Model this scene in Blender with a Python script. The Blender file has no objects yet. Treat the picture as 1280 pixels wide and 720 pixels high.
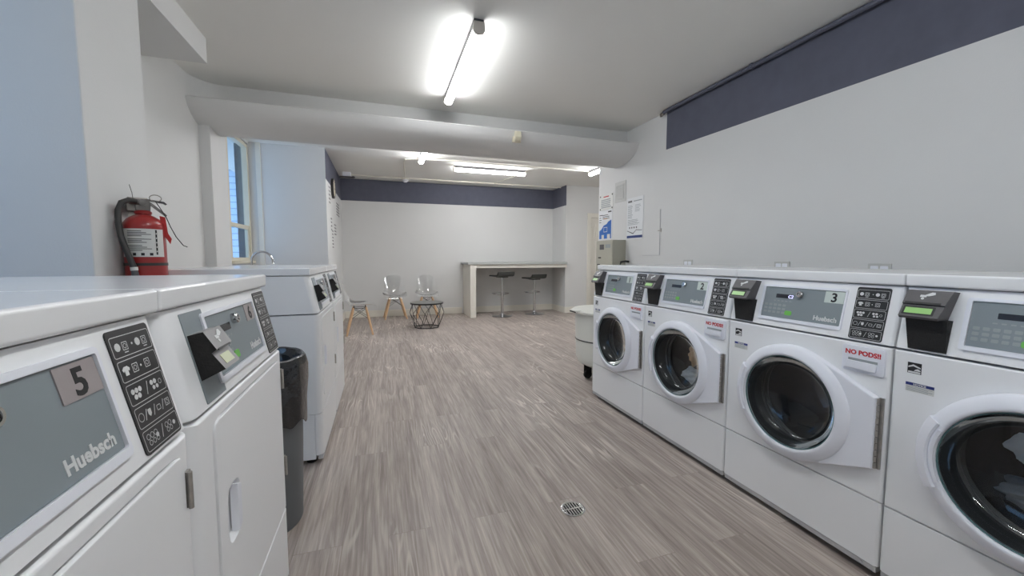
import bpy, bmesh, math, random
from mathutils import Vector, Matrix
R = math.radians
random.seed(7)
C = bpy.context.scene.collection
SC = bpy.context.scene

# ---------------------------------------------------------------- materials
def lin(c):
    return tuple(((x / 255) / 12.92 if x / 255 <= .04045 else ((x / 255 + .055) / 1.055) ** 2.4) for x in c)

def mat(name, rgb, rough=.5, metal=0., var=.03, scale=6., bump=0., bscale=60., emit=None, spec=.5, coat=0.):
    """principled surface whose tone drifts slightly with a noise texture"""
    m = bpy.data.materials.new(name); m.use_nodes = True
    nt = m.node_tree; b = nt.nodes['Principled BSDF']
    col = lin(rgb)
    tc = nt.nodes.new('ShaderNodeTexCoord')
    n = nt.nodes.new('ShaderNodeTexNoise'); n.inputs['Scale'].default_value = scale; n.inputs['Detail'].default_value = 4
    nt.links.new(tc.outputs['Object'], n.inputs['Vector'])
    r = nt.nodes.new('ShaderNodeValToRGB')
    r.color_ramp.elements[0].position = .3; r.color_ramp.elements[1].position = .7
    r.color_ramp.elements[0].color = (*[max(0, c * (1 - var)) for c in col], 1)
    r.color_ramp.elements[1].color = (*[min(1, c * (1 + var)) for c in col], 1)
    nt.links.new(n.outputs['Fac'], r.inputs['Fac']); nt.links.new(r.outputs['Color'], b.inputs['Base Color'])
    b.inputs['Roughness'].default_value = rough; b.inputs['Metallic'].default_value = metal
    b.inputs['Specular IOR Level'].default_value = spec
    b.inputs['Coat Weight'].default_value = coat
    if bump:
        n2 = nt.nodes.new('ShaderNodeTexNoise'); n2.inputs['Scale'].default_value = bscale; n2.inputs['Detail'].default_value = 3
        nt.links.new(tc.outputs['Object'], n2.inputs['Vector'])
        bp = nt.nodes.new('ShaderNodeBump'); bp.inputs['Strength'].default_value = bump; bp.inputs['Distance'].default_value = .01
        nt.links.new(n2.outputs['Fac'], bp.inputs['Height']); nt.links.new(bp.outputs['Normal'], b.inputs['Normal'])
    if emit:
        b.inputs['Emission Color'].default_value = (*lin(emit[0]), 1); b.inputs['Emission Strength'].default_value = emit[1]
    return m

def clear(name, tint, edge, rough=.05, base=.04, power=.35, top=.9):
    """thin clear sheet: see-through face-on, shiny towards grazing angles"""
    m = bpy.data.materials.new(name); m.use_nodes = True; nt = m.node_tree
    nt.nodes.remove(nt.nodes['Principled BSDF'])
    out = nt.nodes['Material Output']
    tr = nt.nodes.new('ShaderNodeBsdfTransparent'); tr.inputs['Color'].default_value = (*tint, 1)
    gl = nt.nodes.new('ShaderNodeBsdfGlossy'); gl.inputs['Color'].default_value = (*edge, 1); gl.inputs['Roughness'].default_value = rough
    lw = nt.nodes.new('ShaderNodeLayerWeight'); lw.inputs['Blend'].default_value = power
    mp = nt.nodes.new('ShaderNodeMapRange'); mp.inputs['To Min'].default_value = base; mp.inputs['To Max'].default_value = top
    mx = nt.nodes.new('ShaderNodeMixShader')
    nt.links.new(lw.outputs['Fresnel'], mp.inputs['Value']); nt.links.new(mp.outputs['Result'], mx.inputs['Fac'])
    nt.links.new(tr.outputs[0], mx.inputs[1]); nt.links.new(gl.outputs[0], mx.inputs[2]); nt.links.new(mx.outputs[0], out.inputs['Surface'])
    return m

def lamp_mat(name, col, s):
    m = bpy.data.materials.new(name); m.use_nodes = True; nt = m.node_tree
    nt.nodes.remove(nt.nodes['Principled BSDF'])
    e = nt.nodes.new('ShaderNodeEmission'); e.inputs['Color'].default_value = (*col, 1); e.inputs['Strength'].default_value = s
    nt.links.new(e.outputs[0], nt.nodes['Material Output'].inputs['Surface'])
    return m

def floor_mat():
    m = bpy.data.materials.new('vinyl_plank'); m.use_nodes = True; nt = m.node_tree; b = nt.nodes['Principled BSDF']
    N = nt.nodes.new; L = nt.links.new
    tc = N('ShaderNodeTexCoord')
    rot = N('ShaderNodeMapping'); rot.inputs['Rotation'].default_value = (0, 0, R(90)); L(tc.outputs['Object'], rot.inputs['Vector'])
    br = N('ShaderNodeTexBrick'); br.offset = .37; br.inputs['Scale'].default_value = 1
    br.inputs['Brick Width'].default_value = 1.22; br.inputs['Row Height'].default_value = .18
    br.inputs['Mortar Size'].default_value = .0012; br.inputs['Mortar Smooth'].default_value = .3
    br.inputs['Color1'].default_value = (0, 0, 0, 1); br.inputs['Color2'].default_value = (1, 1, 1, 1); br.inputs['Mortar'].default_value = (.5, .5, .5, 1)
    L(rot.outputs[0], br.inputs['Vector'])
    # every plank shifts the grain so no two look alike
    off = N('ShaderNodeVectorMath'); off.operation = 'SCALE'; off.inputs['Scale'].default_value = 7.3
    L(br.outputs['Color'], off.inputs[0])
    add = N('ShaderNodeVectorMath'); add.operation = 'ADD'; L(tc.outputs['Object'], add.inputs[0]); L(off.outputs[0], add.inputs[1])
    st = N('ShaderNodeMapping'); st.inputs['Scale'].default_value = (1, .04, 1); L(add.outputs[0], st.inputs['Vector'])
    g1 = N('ShaderNodeTexNoise'); g1.inputs['Scale'].default_value = 80; g1.inputs['Detail'].default_value = 5; g1.inputs['Roughness'].default_value = .6; g1.inputs['Distortion'].default_value = .25
    L(st.outputs[0], g1.inputs['Vector'])
    g2 = N('ShaderNodeTexNoise'); g2.inputs['Scale'].default_value = 12; g2.inputs['Detail'].default_value = 3
    L(st.outputs[0], g2.inputs['Vector'])
    # cathedral figure: rings cut along the plank
    st2 = N('ShaderNodeMapping'); st2.inputs['Scale'].default_value = (1, .09, 1); L(add.outputs[0], st2.inputs['Vector'])
    g3 = N('ShaderNodeTexNoise'); g3.inputs['Scale'].default_value = 7; g3.inputs['Detail'].default_value = 1.5; g3.inputs['Distortion'].default_value = .4
    L(st2.outputs[0], g3.inputs['Vector'])
    mul = N('ShaderNodeMath'); mul.operation = 'MULTIPLY'; mul.inputs[1].default_value = 95; L(g3.outputs['Fac'], mul.inputs[0])
    sn = N('ShaderNodeMath'); sn.operation = 'SINE'; L(mul.outputs[0], sn.inputs[0])
    mr = N('ShaderNodeMapRange'); mr.inputs['From Min'].default_value = .55; mr.inputs['From Max'].default_value = 1; mr.inputs['To Min'].default_value = 0; mr.inputs['To Max'].default_value = .55
    L(sn.outputs[0], mr.inputs['Value'])
    msk = N('ShaderNodeTexNoise'); msk.inputs['Scale'].default_value = 1.1; msk.inputs['Detail'].default_value = 1; L(tc.outputs['Object'], msk.inputs['Vector'])
    mm = N('ShaderNodeMapRange'); mm.inputs['From Min'].default_value = .52; mm.inputs['From Max'].default_value = .64; L(msk.outputs['Fac'], mm.inputs['Value'])
    cm = N('ShaderNodeMath'); cm.operation = 'MULTIPLY'; L(mr.outputs[0], cm.inputs[0]); L(mm.outputs[0], cm.inputs[1])
    rp = N('ShaderNodeValToRGB'); e = rp.color_ramp.elements
    e[0].position = .30; e[0].color = (*lin((120, 109, 103)), 1); e[1].position = .70; e[1].color = (*lin((196, 186, 178)), 1)
    k = e.new(.5); k.color = (*lin((160, 149, 142)), 1)
    s = N('ShaderNodeMix'); s.data_type = 'FLOAT'; s.inputs[0].default_value = .36
    L(g1.outputs['Fac'], s.inputs[2]); L(g2.outputs['Fac'], s.inputs[3])
    sh = N('ShaderNodeMapRange'); sh.inputs['To Min'].default_value = -.022; sh.inputs['To Max'].default_value = .022; L(br.outputs['Color'], sh.inputs['Value'])
    ad = N('ShaderNodeMath'); ad.operation = 'ADD'; L(s.outputs[0], ad.inputs[0]); L(sh.outputs[0], ad.inputs[1])
    L(ad.outputs[0], rp.inputs['Fac'])
    mx = N('ShaderNodeMix'); mx.data_type = 'RGBA'; mx.inputs[7].default_value = (*lin((230, 222, 212)), 1)
    L(cm.outputs[0], mx.inputs[0]); L(rp.outputs['Color'], mx.inputs[6])
    md = N('ShaderNodeMix'); md.data_type = 'RGBA'; md.blend_type = 'MULTIPLY'; md.inputs[7].default_value = (.8, .77, .75, 1)
    L(br.outputs['Fac'], md.inputs[0]); L(mx.outputs[2], md.inputs[6])
    L(md.outputs[2], b.inputs['Base Color'])
    b.inputs['Roughness'].default_value = .5; b.inputs['Specular IOR Level'].default_value = .35
    bp = N('ShaderNodeBump'); bp.inputs['Strength'].default_value = .12; bp.inputs['Distance'].default_value = .004
    L(g1.outputs['Fac'], bp.inputs['Height']); L(bp.outputs['Normal'], b.inputs['Normal'])
    return m

def siding_mat():
    m = bpy.data.materials.new('siding'); m.use_nodes = True; nt = m.node_tree; b = nt.nodes['Principled BSDF']
    tc = nt.nodes.new('ShaderNodeTexCoord')
    br = nt.nodes.new('ShaderNodeTexBrick'); br.inputs['Scale'].default_value = 1; br.inputs['Brick Width'].default_value = .5; br.inputs['Row Height'].default_value = .16
    br.inputs['Mortar Size'].default_value = .012
    br.inputs['Color1'].default_value = (*lin((206, 220, 236)), 1); br.inputs['Color2'].default_value = (*lin((196, 212, 230)), 1); br.inputs['Mortar'].default_value = (*lin((150, 168, 190)), 1)
    mp = nt.nodes.new('ShaderNodeMapping'); mp.inputs['Rotation'].default_value = (R(90), 0, 0)
    nt.links.new(tc.outputs['Object'], mp.inputs['Vector']); nt.links.new(mp.outputs[0], br.inputs['Vector'])
    nt.links.new(br.outputs['Color'], b.inputs['Base Color']); b.inputs['Roughness'].default_value = .9
    return m

M = dict(
    wall=mat('wall_paint', (214, 214, 213), .85, var=.012, scale=2, bump=.06, bscale=140),
    ceil=mat('ceiling_paint', (232, 231, 227), .9, var=.012, scale=2, bump=.05, bscale=120),
    navy=mat('navy_paint', (88, 90, 104), .8, var=.07, scale=9, bump=.08, bscale=110),
    trim=mat('trim_paint', (226, 222, 212), .5, var=.015),
    sash=mat('sash_paint', (216, 208, 188), .5, var=.03),
    floor=floor_mat(), siding=siding_mat(),
    shadebrick=mat('shaded_brick', (84, 90, 100), .9, var=.25, scale=12),  # outer brick reveal, its shade put into the dark grey
    roof=mat('roof_shingle', (150, 160, 172), .9, var=.1),
    enamel=mat('white_enamel', (238, 239, 240), .32, var=.008, scale=3, spec=.5),
    lidw=mat('lid_enamel', (238, 239, 240), .16, var=.008, scale=3, spec=.6),
    plast=mat('white_plastic', (234, 236, 243), .35, var=.01),
    facia=mat('grey_facia', (132, 141, 145), .38, var=.015, spec=.4),
    over=mat('black_overlay', (38, 39, 41), .35, var=.05),
    ink=mat('white_ink', (212, 213, 213), .5, var=.03),
    inkg=mat('grey_ink', (150, 156, 158), .5, var=.03),
    blk=mat('black_ink', (22, 22, 24), .5, var=.05),
    red=mat('red_ink', (196, 24, 34), .5, var=.04),
    blue=mat('blue_ink', (38, 52, 120), .5, var=.04),
    steelp=mat('plate_steel', (168, 160, 160), .4, .35, var=.05, scale=20),
    pale=mat('plate_pale', (202, 212, 206), .5, var=.02),
    reader=mat('reader_grey', (84, 82, 84), .45, var=.04, scale=40),
    readerl=mat('reader_light', (136, 134, 134), .45, var=.04, scale=40),
    readerb=mat('reader_black', (20, 19, 19), .7, var=.35, scale=160, bump=.25, bscale=220),
    lcdg=mat('lcd_green', (138, 178, 112), .3, var=.03, emit=((150, 215, 110), .1)),
    lcdo=mat('lcd_olive', (176, 184, 140), .3, var=.03),
    led=mat('led_window', (40, 42, 50), .2, var=.05),
    ledon=mat('led_digit', (215, 215, 255), .3, emit=((205, 205, 255), .8)),
    green=mat('green_button', (112, 190, 84), .4, var=.04),
    chrome=mat('chrome', (205, 205, 206), .14, 1., var=.03),
    steel=mat('brushed_steel', (170, 166, 160), .35, 1., var=.08, scale=30),
    hinge=mat('hinge_steel', (176, 172, 166), .45, .8, var=.15, scale=60),
    drum=mat('drum_steel', (150, 150, 154), .26, 1., var=.12, scale=25),
    rubber=mat('gasket_rubber', (34, 35, 37), .55, var=.1),
    teal=mat('glass_rim', (92, 122, 124), .25, var=.06),
    foot=mat('black_rubber', (20, 20, 20), .7, var=.1),
    seam=mat('grey_rail', (186, 186, 188), .5, var=.03),
    bin=mat('bin_plastic', (98, 101, 103), .5, var=.03),
    bag=mat('bag_film', (26, 27, 29), .16, var=.15, scale=8, bump=.7, bscale=15, spec=.7),
    cart=mat('drum_white', (222, 222, 214), .4, var=.02),
    exred=mat('extinguisher_red', (150, 36, 35), .3, var=.04, coat=.3),
    hose=mat('hose_rubber', (48, 47, 46), .5, var=.08),
    label=mat('label_paper', (214, 214, 210), .5, var=.02),
    tag=mat('red_tag', (180, 34, 34), .6, var=.05),
    wood=mat('beech_wood', (216, 178, 140), .5, var=.12, scale=14),
    wire=mat('black_wire', (24, 24, 25), .4, var=.05),
    ttop=mat('table_top', (96, 96, 92), .3, var=.03),
    quartz=mat('grey_counter', (176, 178, 176), .35, var=.04, scale=40),
    seat=mat('dark_leather', (62, 64, 62), .4, var=.08, scale=20),
    acrylic=clear('clear_acrylic', (.97, .975, .975), (1, 1, 1), .12, .06, .30),
    doorglass=clear('door_glass', (.90, .93, .93), (.9, .92, .93), .03, .035, .16),
    pane=clear('window_glass', (.95, .98, .99), (.9, .9, .9), .02, .02, .1, .3),
    lampw=lamp_mat('lamp_lens', (.965, .985, 1.), 23.),
    lampb=lamp_mat('lamp_lens_far', (.975, .985, 1.), 37.),
    lampc=lamp_mat('lamp_lens_fill', (.965, .985, 1.), 29.),
    exmetal=mat('cast_metal', (112, 110, 108), .35, .7, var=.1, scale=40),
    lcap=mat('lamp_cap', (214, 206, 196), .5),
    cream=mat('cream_plastic', (218, 212, 190), .5, var=.02),
    kiosk=mat('kiosk_paint', (176, 174, 160), .5, var=.02),
    poster=mat('poster_paper', (222, 224, 226), .6, var=.01),
    pblue=mat('poster_blue', (30, 96, 176), .6, var=.06, scale=12),
    dblue=mat('poster_navy', (34, 58, 116), .6, var=.05),
    vent=mat('vent_plastic', (194, 194, 191), .6, var=.02),
    tan=mat('tan_cloth', (206, 168, 128), .9, var=.1, bump=.3),
    wht=mat('white_cloth', (216, 218, 222), .9, var=.06, bump=.3),
    gry=mat('grey_cloth', (126, 132, 142), .9, var=.1, bump=.3),
    brn=mat('brown_cloth', (120, 82, 68), .9, var=.1, bump=.3),
)

# ---------------------------------------------------------------- mesh helpers
I4 = Matrix.Identity(4)
class MB:
    """collects shapes into one mesh"""
    def __init__(s): s.bm = bmesh.new(); s.mi = 0
    def _tag(s, faces):
        for f in faces: f.material_index = s.mi
    def box(s, x0, x1, y0, y1, z0, z1, bev=0., seg=2, T=I4):
        r = bmesh.ops.create_cube(s.bm, size=1)
        v = r['verts']
        for p in v: p.co = Vector(((x0 + x1) / 2 + p.co.x * (x1 - x0), (y0 + y1) / 2 + p.co.y * (y1 - y0), (z0 + z1) / 2 + p.co.z * (z1 - z0)))
        fs = {f for p in v for f in p.link_faces}
        s._tag(fs)
        if bev:
            es = list({e for p in v for e in p.link_edges})
            b = bmesh.ops.bevel(s.bm, geom=es, offset=bev, segments=seg, profile=.5, affect='EDGES')
            v = list({p for f in b['faces'] for p in f.verts} | {p for p in v if p.is_valid})
            s._tag({f for p in v for f in p.link_faces})
        if T is not I4:
            for p in v: p.co = T @ p.co
        return s
    def poly(s, pts):
        f = s.bm.faces.new([s.bm.verts.new(p) for p in pts]); f.material_index = s.mi; return f
    def prism(s, pts, h0, h1, T=I4, bev=0., seg=2, bev_top=0.):
        """polygon pts in (x,y), raised from h0 to h1 along z, then moved by T"""
        a = [s.bm.verts.new((p[0], p[1], h0)) for p in pts]; b = [s.bm.verts.new((p[0], p[1], h1)) for p in pts]
        n = len(pts); fs = []
        ar = sum(pts[i][0] * pts[(i + 1) % n][1] - pts[(i + 1) % n][0] * pts[i][1] for i in range(n))
        if ar < 0: a.reverse(); b.reverse()
        fs.append(s.bm.faces.new(list(reversed(a)))); top = s.bm.faces.new(b); fs.append(top)
        for i in range(n): fs.append(s.bm.faces.new((a[i], a[(i + 1) % n], b[(i + 1) % n], b[i])))
        s._tag(fs); vs = a + b
        if bev or bev_top:
            es = list(top.edges) if bev_top else list({e for v in vs for e in v.link_edges})
            r = bmesh.ops.bevel(s.bm, geom=es, offset=bev or bev_top, segments=seg, profile=.5, affect='EDGES')
            vs = list({p for f in r['faces'] for p in f.verts} | {p for p in vs if p.is_valid})
            s._tag({f for p in vs for f in p.link_faces})
        for v in vs: v.co = T @ v.co
        return s
    def plate(s, T, u0, u1, v0, v1, w0, w1, r=.0, n=5, bev=0.):
        return s.prism(rrect(u0, u1, v0, v1, r, n), w0, w1, T, bev_top=bev)
    def tube(s, path, r, n=8, closed=False, T=I4, cap=True):
        P = [Vector(p) for p in path]; k = len(P)
        rr = r if isinstance(r, (list, tuple)) else [r] * k
        rings = []; up = None
        for i in range(k):
            if closed: t = (P[(i + 1) % k] - P[i - 1])
            else: t = P[min(i + 1, k - 1)] - P[max(i - 1, 0)]
            t.normalize()
            if up is None:
                up = Vector((0, 0, 1)) if abs(t.z) < .9 else Vector((1, 0, 0))
            x = t.cross(up)
            if x.length < 1e-5: x = t.cross(Vector((0, 1, 0)))
            x.normalize(); up = x.cross(t).normalized()
            rings.append([s.bm.verts.new(T @ (P[i] + (x * math.cos(2 * math.pi * j / n) + up * math.sin(2 * math.pi * j / n)) * rr[i])) for j in range(n)])
        fs = []
        for i in range(k if closed else k - 1):
            a, b = rings[i], rings[(i + 1) % k]
            for j in range(n): fs.append(s.bm.faces.new((a[j], b[j], b[(j + 1) % n], a[(j + 1) % n])))
        if cap and not closed:
            fs.append(s.bm.faces.new(rings[0])); fs.append(s.bm.faces.new(list(reversed(rings[-1]))))
        for f in fs: f.smooth = True
        s._tag(fs); return s
    def lathe(s, prof, T=I4, n=40, a0=0., a1=2 * math.pi, close=False):
        """profile of (radius, height) turned about z"""
        full = abs(a1 - a0 - 2 * math.pi) < 1e-6
        m = n if full else n + 1; rings = []
        for (r, h) in prof:
            if r < 1e-6: rings.append([s.bm.verts.new(T @ Vector((0, 0, h)))])
            else: rings.append([s.bm.verts.new(T @ Vector((r * math.cos(a0 + (a1 - a0) * j / n), r * math.sin(a0 + (a1 - a0) * j / n), h))) for j in range(m)])
        fs = []
        pr = list(zip(rings, rings[1:]))
        if close: pr.append((rings[-1], rings[0]))
        for a, b in pr:
            for j in range(n):
                q = []
                for v in (a[j % len(a)], a[(j + 1) % len(a)], b[(j + 1) % len(b)], b[j % len(b)]):
                    if v not in q: q.append(v)
                if len(q) > 2:
                    fs.append(s.bm.faces.new(q))
        if not full and close:
            fs.append(s.bm.faces.new([r[0] for r in rings])); fs.append(s.bm.faces.new([r[-1] for r in reversed(rings)]))
        for f in fs: f.smooth = True
        s._tag(fs); return s
    def disc(s, T, u, v, r, w0, w1, n=16):
        return s.prism([(u + r * math.cos(2 * math.pi * i / n), v + r * math.sin(2 * math.pi * i / n)) for i in range(n)], w0, w1, T)
    def ellip(s, c, r, T=I4, seg=16, ring=10):
        q = bmesh.ops.create_uvsphere(s.bm, u_segments=seg, v_segments=ring, radius=1)
        for v in q['verts']: v.co = T @ Vector((c[0] + v.co.x * r[0], c[1] + v.co.y * r[1], c[2] + v.co.z * r[2]))
        fs = {f for v in q['verts'] for f in v.link_faces}
        for f in fs: f.smooth = True
        s._tag(fs); return s
    def text(s, body, size, T, ext=.0008, weight=0., align='LEFT', shear=0., sx=1.):
        cu = bpy.data.curves.new('t', 'FONT'); cu.body = body; cu.size = size; cu.extrude = ext; cu.offset = weight; cu.align_x = align; cu.shear = shear
        cu.resolution_u = 3
        ob = bpy.data.objects.new('t', cu); C.objects.link(ob)
        bpy.context.view_layer.update()
        me = bpy.data.meshes.new_from_object(ob.evaluated_get(bpy.context.evaluated_depsgraph_get()))
        S = Matrix.Diagonal((sx, 1, 1, 1))
        me.transform(T @ S)
        n0 = len(s.bm.faces); s.bm.from_mesh(me); s.bm.faces.ensure_lookup_table()
        for f in s.bm.faces[n0:]: f.material_index = s.mi
        bpy.data.objects.remove(ob); bpy.data.curves.remove(cu); bpy.data.meshes.remove(me); return s
    def mesh(s, name, mats, smooth=None):
        bmesh.ops.recalc_face_normals(s.bm, faces=s.bm.faces)
        me = bpy.data.meshes.new(name); s.bm.to_mesh(me); s.bm.free()
        for m in (mats if isinstance(mats, (list, tuple)) else [mats]): me.materials.append(m)
        if smooth:
            me.shade_smooth()
            cs = math.cos(R(smooth)); at = [[] for _ in me.vertices]
            nr = [p.normal.copy() for p in me.polygons]; ar = [p.area for p in me.polygons]
            for p in me.polygons:
                for v in p.vertices: at[v].append(p.index)
            out = []
            for p in me.polygons:      # area-weighted corner normals keep the flat faces flat
                for v in p.vertices:
                    a = Vector((0, 0, 0))
                    for q in at[v]:
                        if q == p.index or nr[q].dot(nr[p.index]) > cs: a += nr[q] * ar[q]
                    out.append(a.normalized() if a.length > 1e-12 else nr[p.index])
            me.normals_split_custom_set(out)
        return me

def rrect(u0, u1, v0, v1, r=0., n=5):
    if r <= 0: return [(u0, v0), (u1, v0), (u1, v1), (u0, v1)]
    o = []
    for cx, cy, a in ((u1 - r, v0 + r, -90), (u1 - r, v1 - r, 0), (u0 + r, v1 - r, 90), (u0 + r, v0 + r, 180)):
        for i in range(n + 1):
            t = R(a + 90 * i / n); o.append((cx + r * math.cos(t), cy + r * math.sin(t)))
    return o

def obj(name, mesh, parent=None, loc=None, rz=0.):
    o = bpy.data.objects.new(name, mesh); C.objects.link(o)
    if parent: o.parent = parent
    if loc: o.location = loc
    if rz: o.rotation_euler = (0, 0, rz)
    return o
def empty(name, loc=(0, 0, 0), rz=0.):
    o = bpy.data.objects.new(name, None); C.objects.link(o); o.location = loc; o.rotation_euler = (0, 0, rz); o.empty_display_size = .1
    return o
def tag(o, label, cat, group=None):
    o['label'] = label; o['category'] = cat
    if group: o['group'] = group
    return o
def struct(o, label=None):
    o['kind'] = 'structure'
    if label: o['label'] = label
    return o
CACHE = {}
def part(name, fn, mats, parent, key=None, smooth=35):
    """a part mesh; the same key shares one mesh between repeats"""
    me = CACHE.get(key) if key else None
    if me is None:
        mb = MB(); fn(mb); me = mb.mesh(name, mats, smooth)
        if key: CACHE[key] = me
    return obj(name, me, parent)

# ---------------------------------------------------------------- room
ZC = 2.69
def wallbox(name, *b, m='wall', **k):
    mb = MB(); mb.box(*b, **k)
    return struct(obj(name, mb.mesh(name, M[m])))

wallbox('floor', -2.45, 6.3, -3.0, 8.6, -.12, 0, m='floor')
wallbox('ceiling', -2.45, 6.3, -3.0, 8.6, ZC, ZC + .12, m='ceil')
# right wall by the washers: plain below, dark painted band above
mb = MB()
def zb(y): return 2.235 + (y - 1.09) * (2.292 - 2.235) / (3.53 - 1.09)
for (y0, y1) in ((-3.0, 3.527),):
    a = [(2.84, y0, 0), (2.84, y1, 0), (2.84, y1, zb(y1)), (2.84, y0, zb(y0))]
    mb.mi = 0; mb.poly(a)
    mb.mi = 1; mb.poly([(2.84, y0, zb(y0)), (2.84, y1, zb(y1)), (2.84, y1, ZC), (2.84, y0, ZC)])
    mb.mi = 0; mb.poly([(2.84, y1, 0), (3.0, y1, 0), (3.0, y1, ZC), (2.84, y1, ZC)])
    mb.poly([(3.0, y0, 0), (3.0, y0, ZC), (3.0, y1, ZC), (3.0, y1, 0)])
    mb.poly([(2.84, y0, 0), (2.84, y0, ZC), (3.0, y0, ZC), (3.0, y0, 0)])
    mb.poly([(2.84, y0, ZC), (2.84, y1, ZC), (3.0, y1, ZC), (3.0, y0, ZC)])
    mb.poly([(2.84, y0, 0), (3.0, y0, 0), (3.0, y1, 0), (2.84, y1, 0)])
bmesh.ops.remove_doubles(mb.bm, verts=mb.bm.verts, dist=1e-5)
struct(obj('wall_right', mb.mesh('wall_right', [M['wall'], M['navy']])))
wallbox('wall_right_notices', 2.86, 3.0, 3.527, 4.9, 0, ZC)
wallbox('wall_hall_near', 3.0, 6.3, 4.75, 4.9, 0, ZC)
wallbox('wall_hall_right', 6.15, 6.3, 4.9, 7.67, 0, ZC)
# back wall, dark band along the top, returning on both sides
mb = MB(); mb.box(-.87, 3.69, 8.33, 8.48, 0, 2.274); mb.mi = 1; mb.box(-.87, 3.69, 8.33, 8.48, 2.274, ZC)
struct(obj('wall_back', mb.mesh('wall_back', [M['wall'], M['navy']])))
# block at the right of the back wall; its side carries the band too
mb = MB(); mb.box(3.69, 3.84, 7.67, 8.48, 0, 2.274); mb.box(3.705, 3.84, 7.67, 8.48, 2.274, ZC)
mb.mi = 1; mb.box(3.69, 3.705, 7.672, 8.48, 2.274, ZC)
struct(obj('wall_back_return', mb.mesh('wall_back_return', [M['wall'], M['navy']])))
mb = MB(); mb.box(3.84, 4.27, 7.67, 7.82, 0, ZC); mb.box(5.13, 6.3, 7.67, 7.82, 0, ZC); mb.box(4.27, 5.13, 7.67, 7.82, 2.06, ZC)
struct(obj('wall_hall', mb.mesh('wall_hall', M['wall'])))
# left: short wall with the clock, then the face beside the window
mb = MB(); mb.box(-.87, -.72, 6.16, 8.33, 0, 2.274); mb.mi = 1; mb.box(-.87, -.72, 6.1615, 8.33, 2.274, ZC)
mb.mi = 0; mb.box(-.87, -.7205, 6.16, 6.162, 2.27, ZC)
struct(obj('wall_left_clock', mb.mesh('wall_left_clock', [M['wall'], M['navy']])))
wallbox('wall_left_alcove', -1.712, -.87, 6.16, 6.31, 0, ZC)
wallbox('wall_outer_brick', -1.80, -1.712, 6.155, 6.6, 0, ZC + .12, m='shadebrick')
# window wall: opening y 5.58..6.37, z 1.1..2.62
mb = MB(); mb.box(-1.80, -1.64, 4.6, 5.35, 0, ZC); mb.box(-1.80, -1.64, 5.35, 6.16, 0, 1.10); mb.box(-1.80, -1.64, 5.35, 6.16, 2.66, ZC)
struct(obj('wall_left_window', mb.mesh('wall_left_window', M['wall'])))
wallbox('wall_left_jamb', -1.85, -1.415, 4.24, 4.6, 0, ZC, bev=.004)
wallbox('wall_left', -1.85, -1.50, 2.54, 4.24, 0, ZC)
wallbox('wall_left_pillar', -2.45, -1.12, 2.08, 2.54, 0, ZC, bev=.005)
# beyond the frame: alcove with a second window, and the wall behind the camera
mb = MB(); mb.box(-2.45, -2.2, -3.0, -.2, 0, ZC); mb.box(-2.45, -2.2, 1.9, 2.08, 0, ZC); mb.box(-2.45, -2.2, -.2, 1.9, 0, 1.0); mb.box(-2.45, -2.2, -.2, 1.9, 2.5, ZC)
struct(obj('wall_left_near', mb.mesh('wall_left_near', M['wall'])))
wallbox('wall_front', -2.2, 2.84, -3.0, -2.85, 0, ZC)
wallbox('ceiling_soffit', -2.2, -1.13, -2.85, 3.405, 2.52, ZC)
# boxed beam with a rounded duct in front
prof = [(4.26, ZC), (4.26, 2.5), (4.03, 2.5), (4.02, 2.49), (4.045, 2.44), (4.078, 2.404), (4.11, 2.38), (4.155, 2.358), (4.21, 2.337), (4.267, 2.321), (4.33, 2.312), (4.4, 2.309), (4.5, 2.309), (4.5, ZC)]
mb = MB()
T = Matrix(((0, 0, 1, 0), (1, 0, 0, 0), (0, 1, 0, 0), (0, 0, 0, 1)))
mb.prism(prof, -1.5, 2.86, T)
fil = [(-1.5, 4.26), (-1.5, 4.02)] + [(-1.5 + .22 * (1 - math.cos(R(a))) ** 1.0, 4.02 + .24 * math.sin(R(a))) for a in range(8, 90, 8)] + [(-1.2, 4.26)]
mb.prism(fil, 2.5, ZC)
struct(obj('ceiling_beam', mb.mesh('ceiling_beam', M['wall'], 25)))
# baseboards
def base(name, *b):
    mb = MB(); mb.box(*b, bev=.004); return struct(obj(name, mb.mesh(name, M['trim'])))
base('baseboard_back', -.70, 1.60, 8.316, 8.33, 0, .13)
base('baseboard_back_bar', 1.745, 3.69, 8.316, 8.33, 0, .13)
base('baseboard_return', 3.676, 3.69, 7.656, 8.316, 0, .13)
base('baseboard_hall', 3.69, 4.19, 7.656, 7.67, 0, .13)
base('baseboard_left', -.72, -.706, 6.165, 8.33, 0, .13)
base('trim_1', -1.56, -1.50, 6.145, 6.16, 0, ZC)
# door in the hall wall
d = struct(empty('door_1', (4.27, 7.67, 0)))
def fn(mb):
    mb.box(.03, .83, .03, .07, .005, 2.03, bev=.003)
    for z0, z1 in ((.2, .95), (1.1, 1.9)): mb.box(.15, .71, .022, .03, z0, z1, bev=.006)
part('door_leaf', fn, M['trim'], d)
def fn(mb):
    mb.box(-.07, .015, -.018, 0, 0, 2.13, bev=.004); mb.box(.845, .93, -.018, 0, 0, 2.13, bev=.004); mb.box(.015, .845, -.018, 0, 2.045, 2.13, bev=.004)
    mb.box(-.001, .028, 0, .14, 0, 2.06); mb.box(.832, .861, 0, .14, 0, 2.06); mb.box(.028, .832, 0, .14, 2.032, 2.06)
part('door_frame', fn, M['trim'], d)
for z in (.35, 1.05, 1.82):
    part('hinge', lambda mb, z=z: mb.box(.012, .036, .008, .03, z, z + .1, bev=.002), M['hinge'], d)
part('door_handle', lambda mb: (mb.tube([(.77, .03, 1.0), (.77, -.03, 1.0)], .012), mb.tube([(.77, -.03, 1.0), (.66, -.035, 1.0)], .01)), M['chrome'], d)

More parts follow.
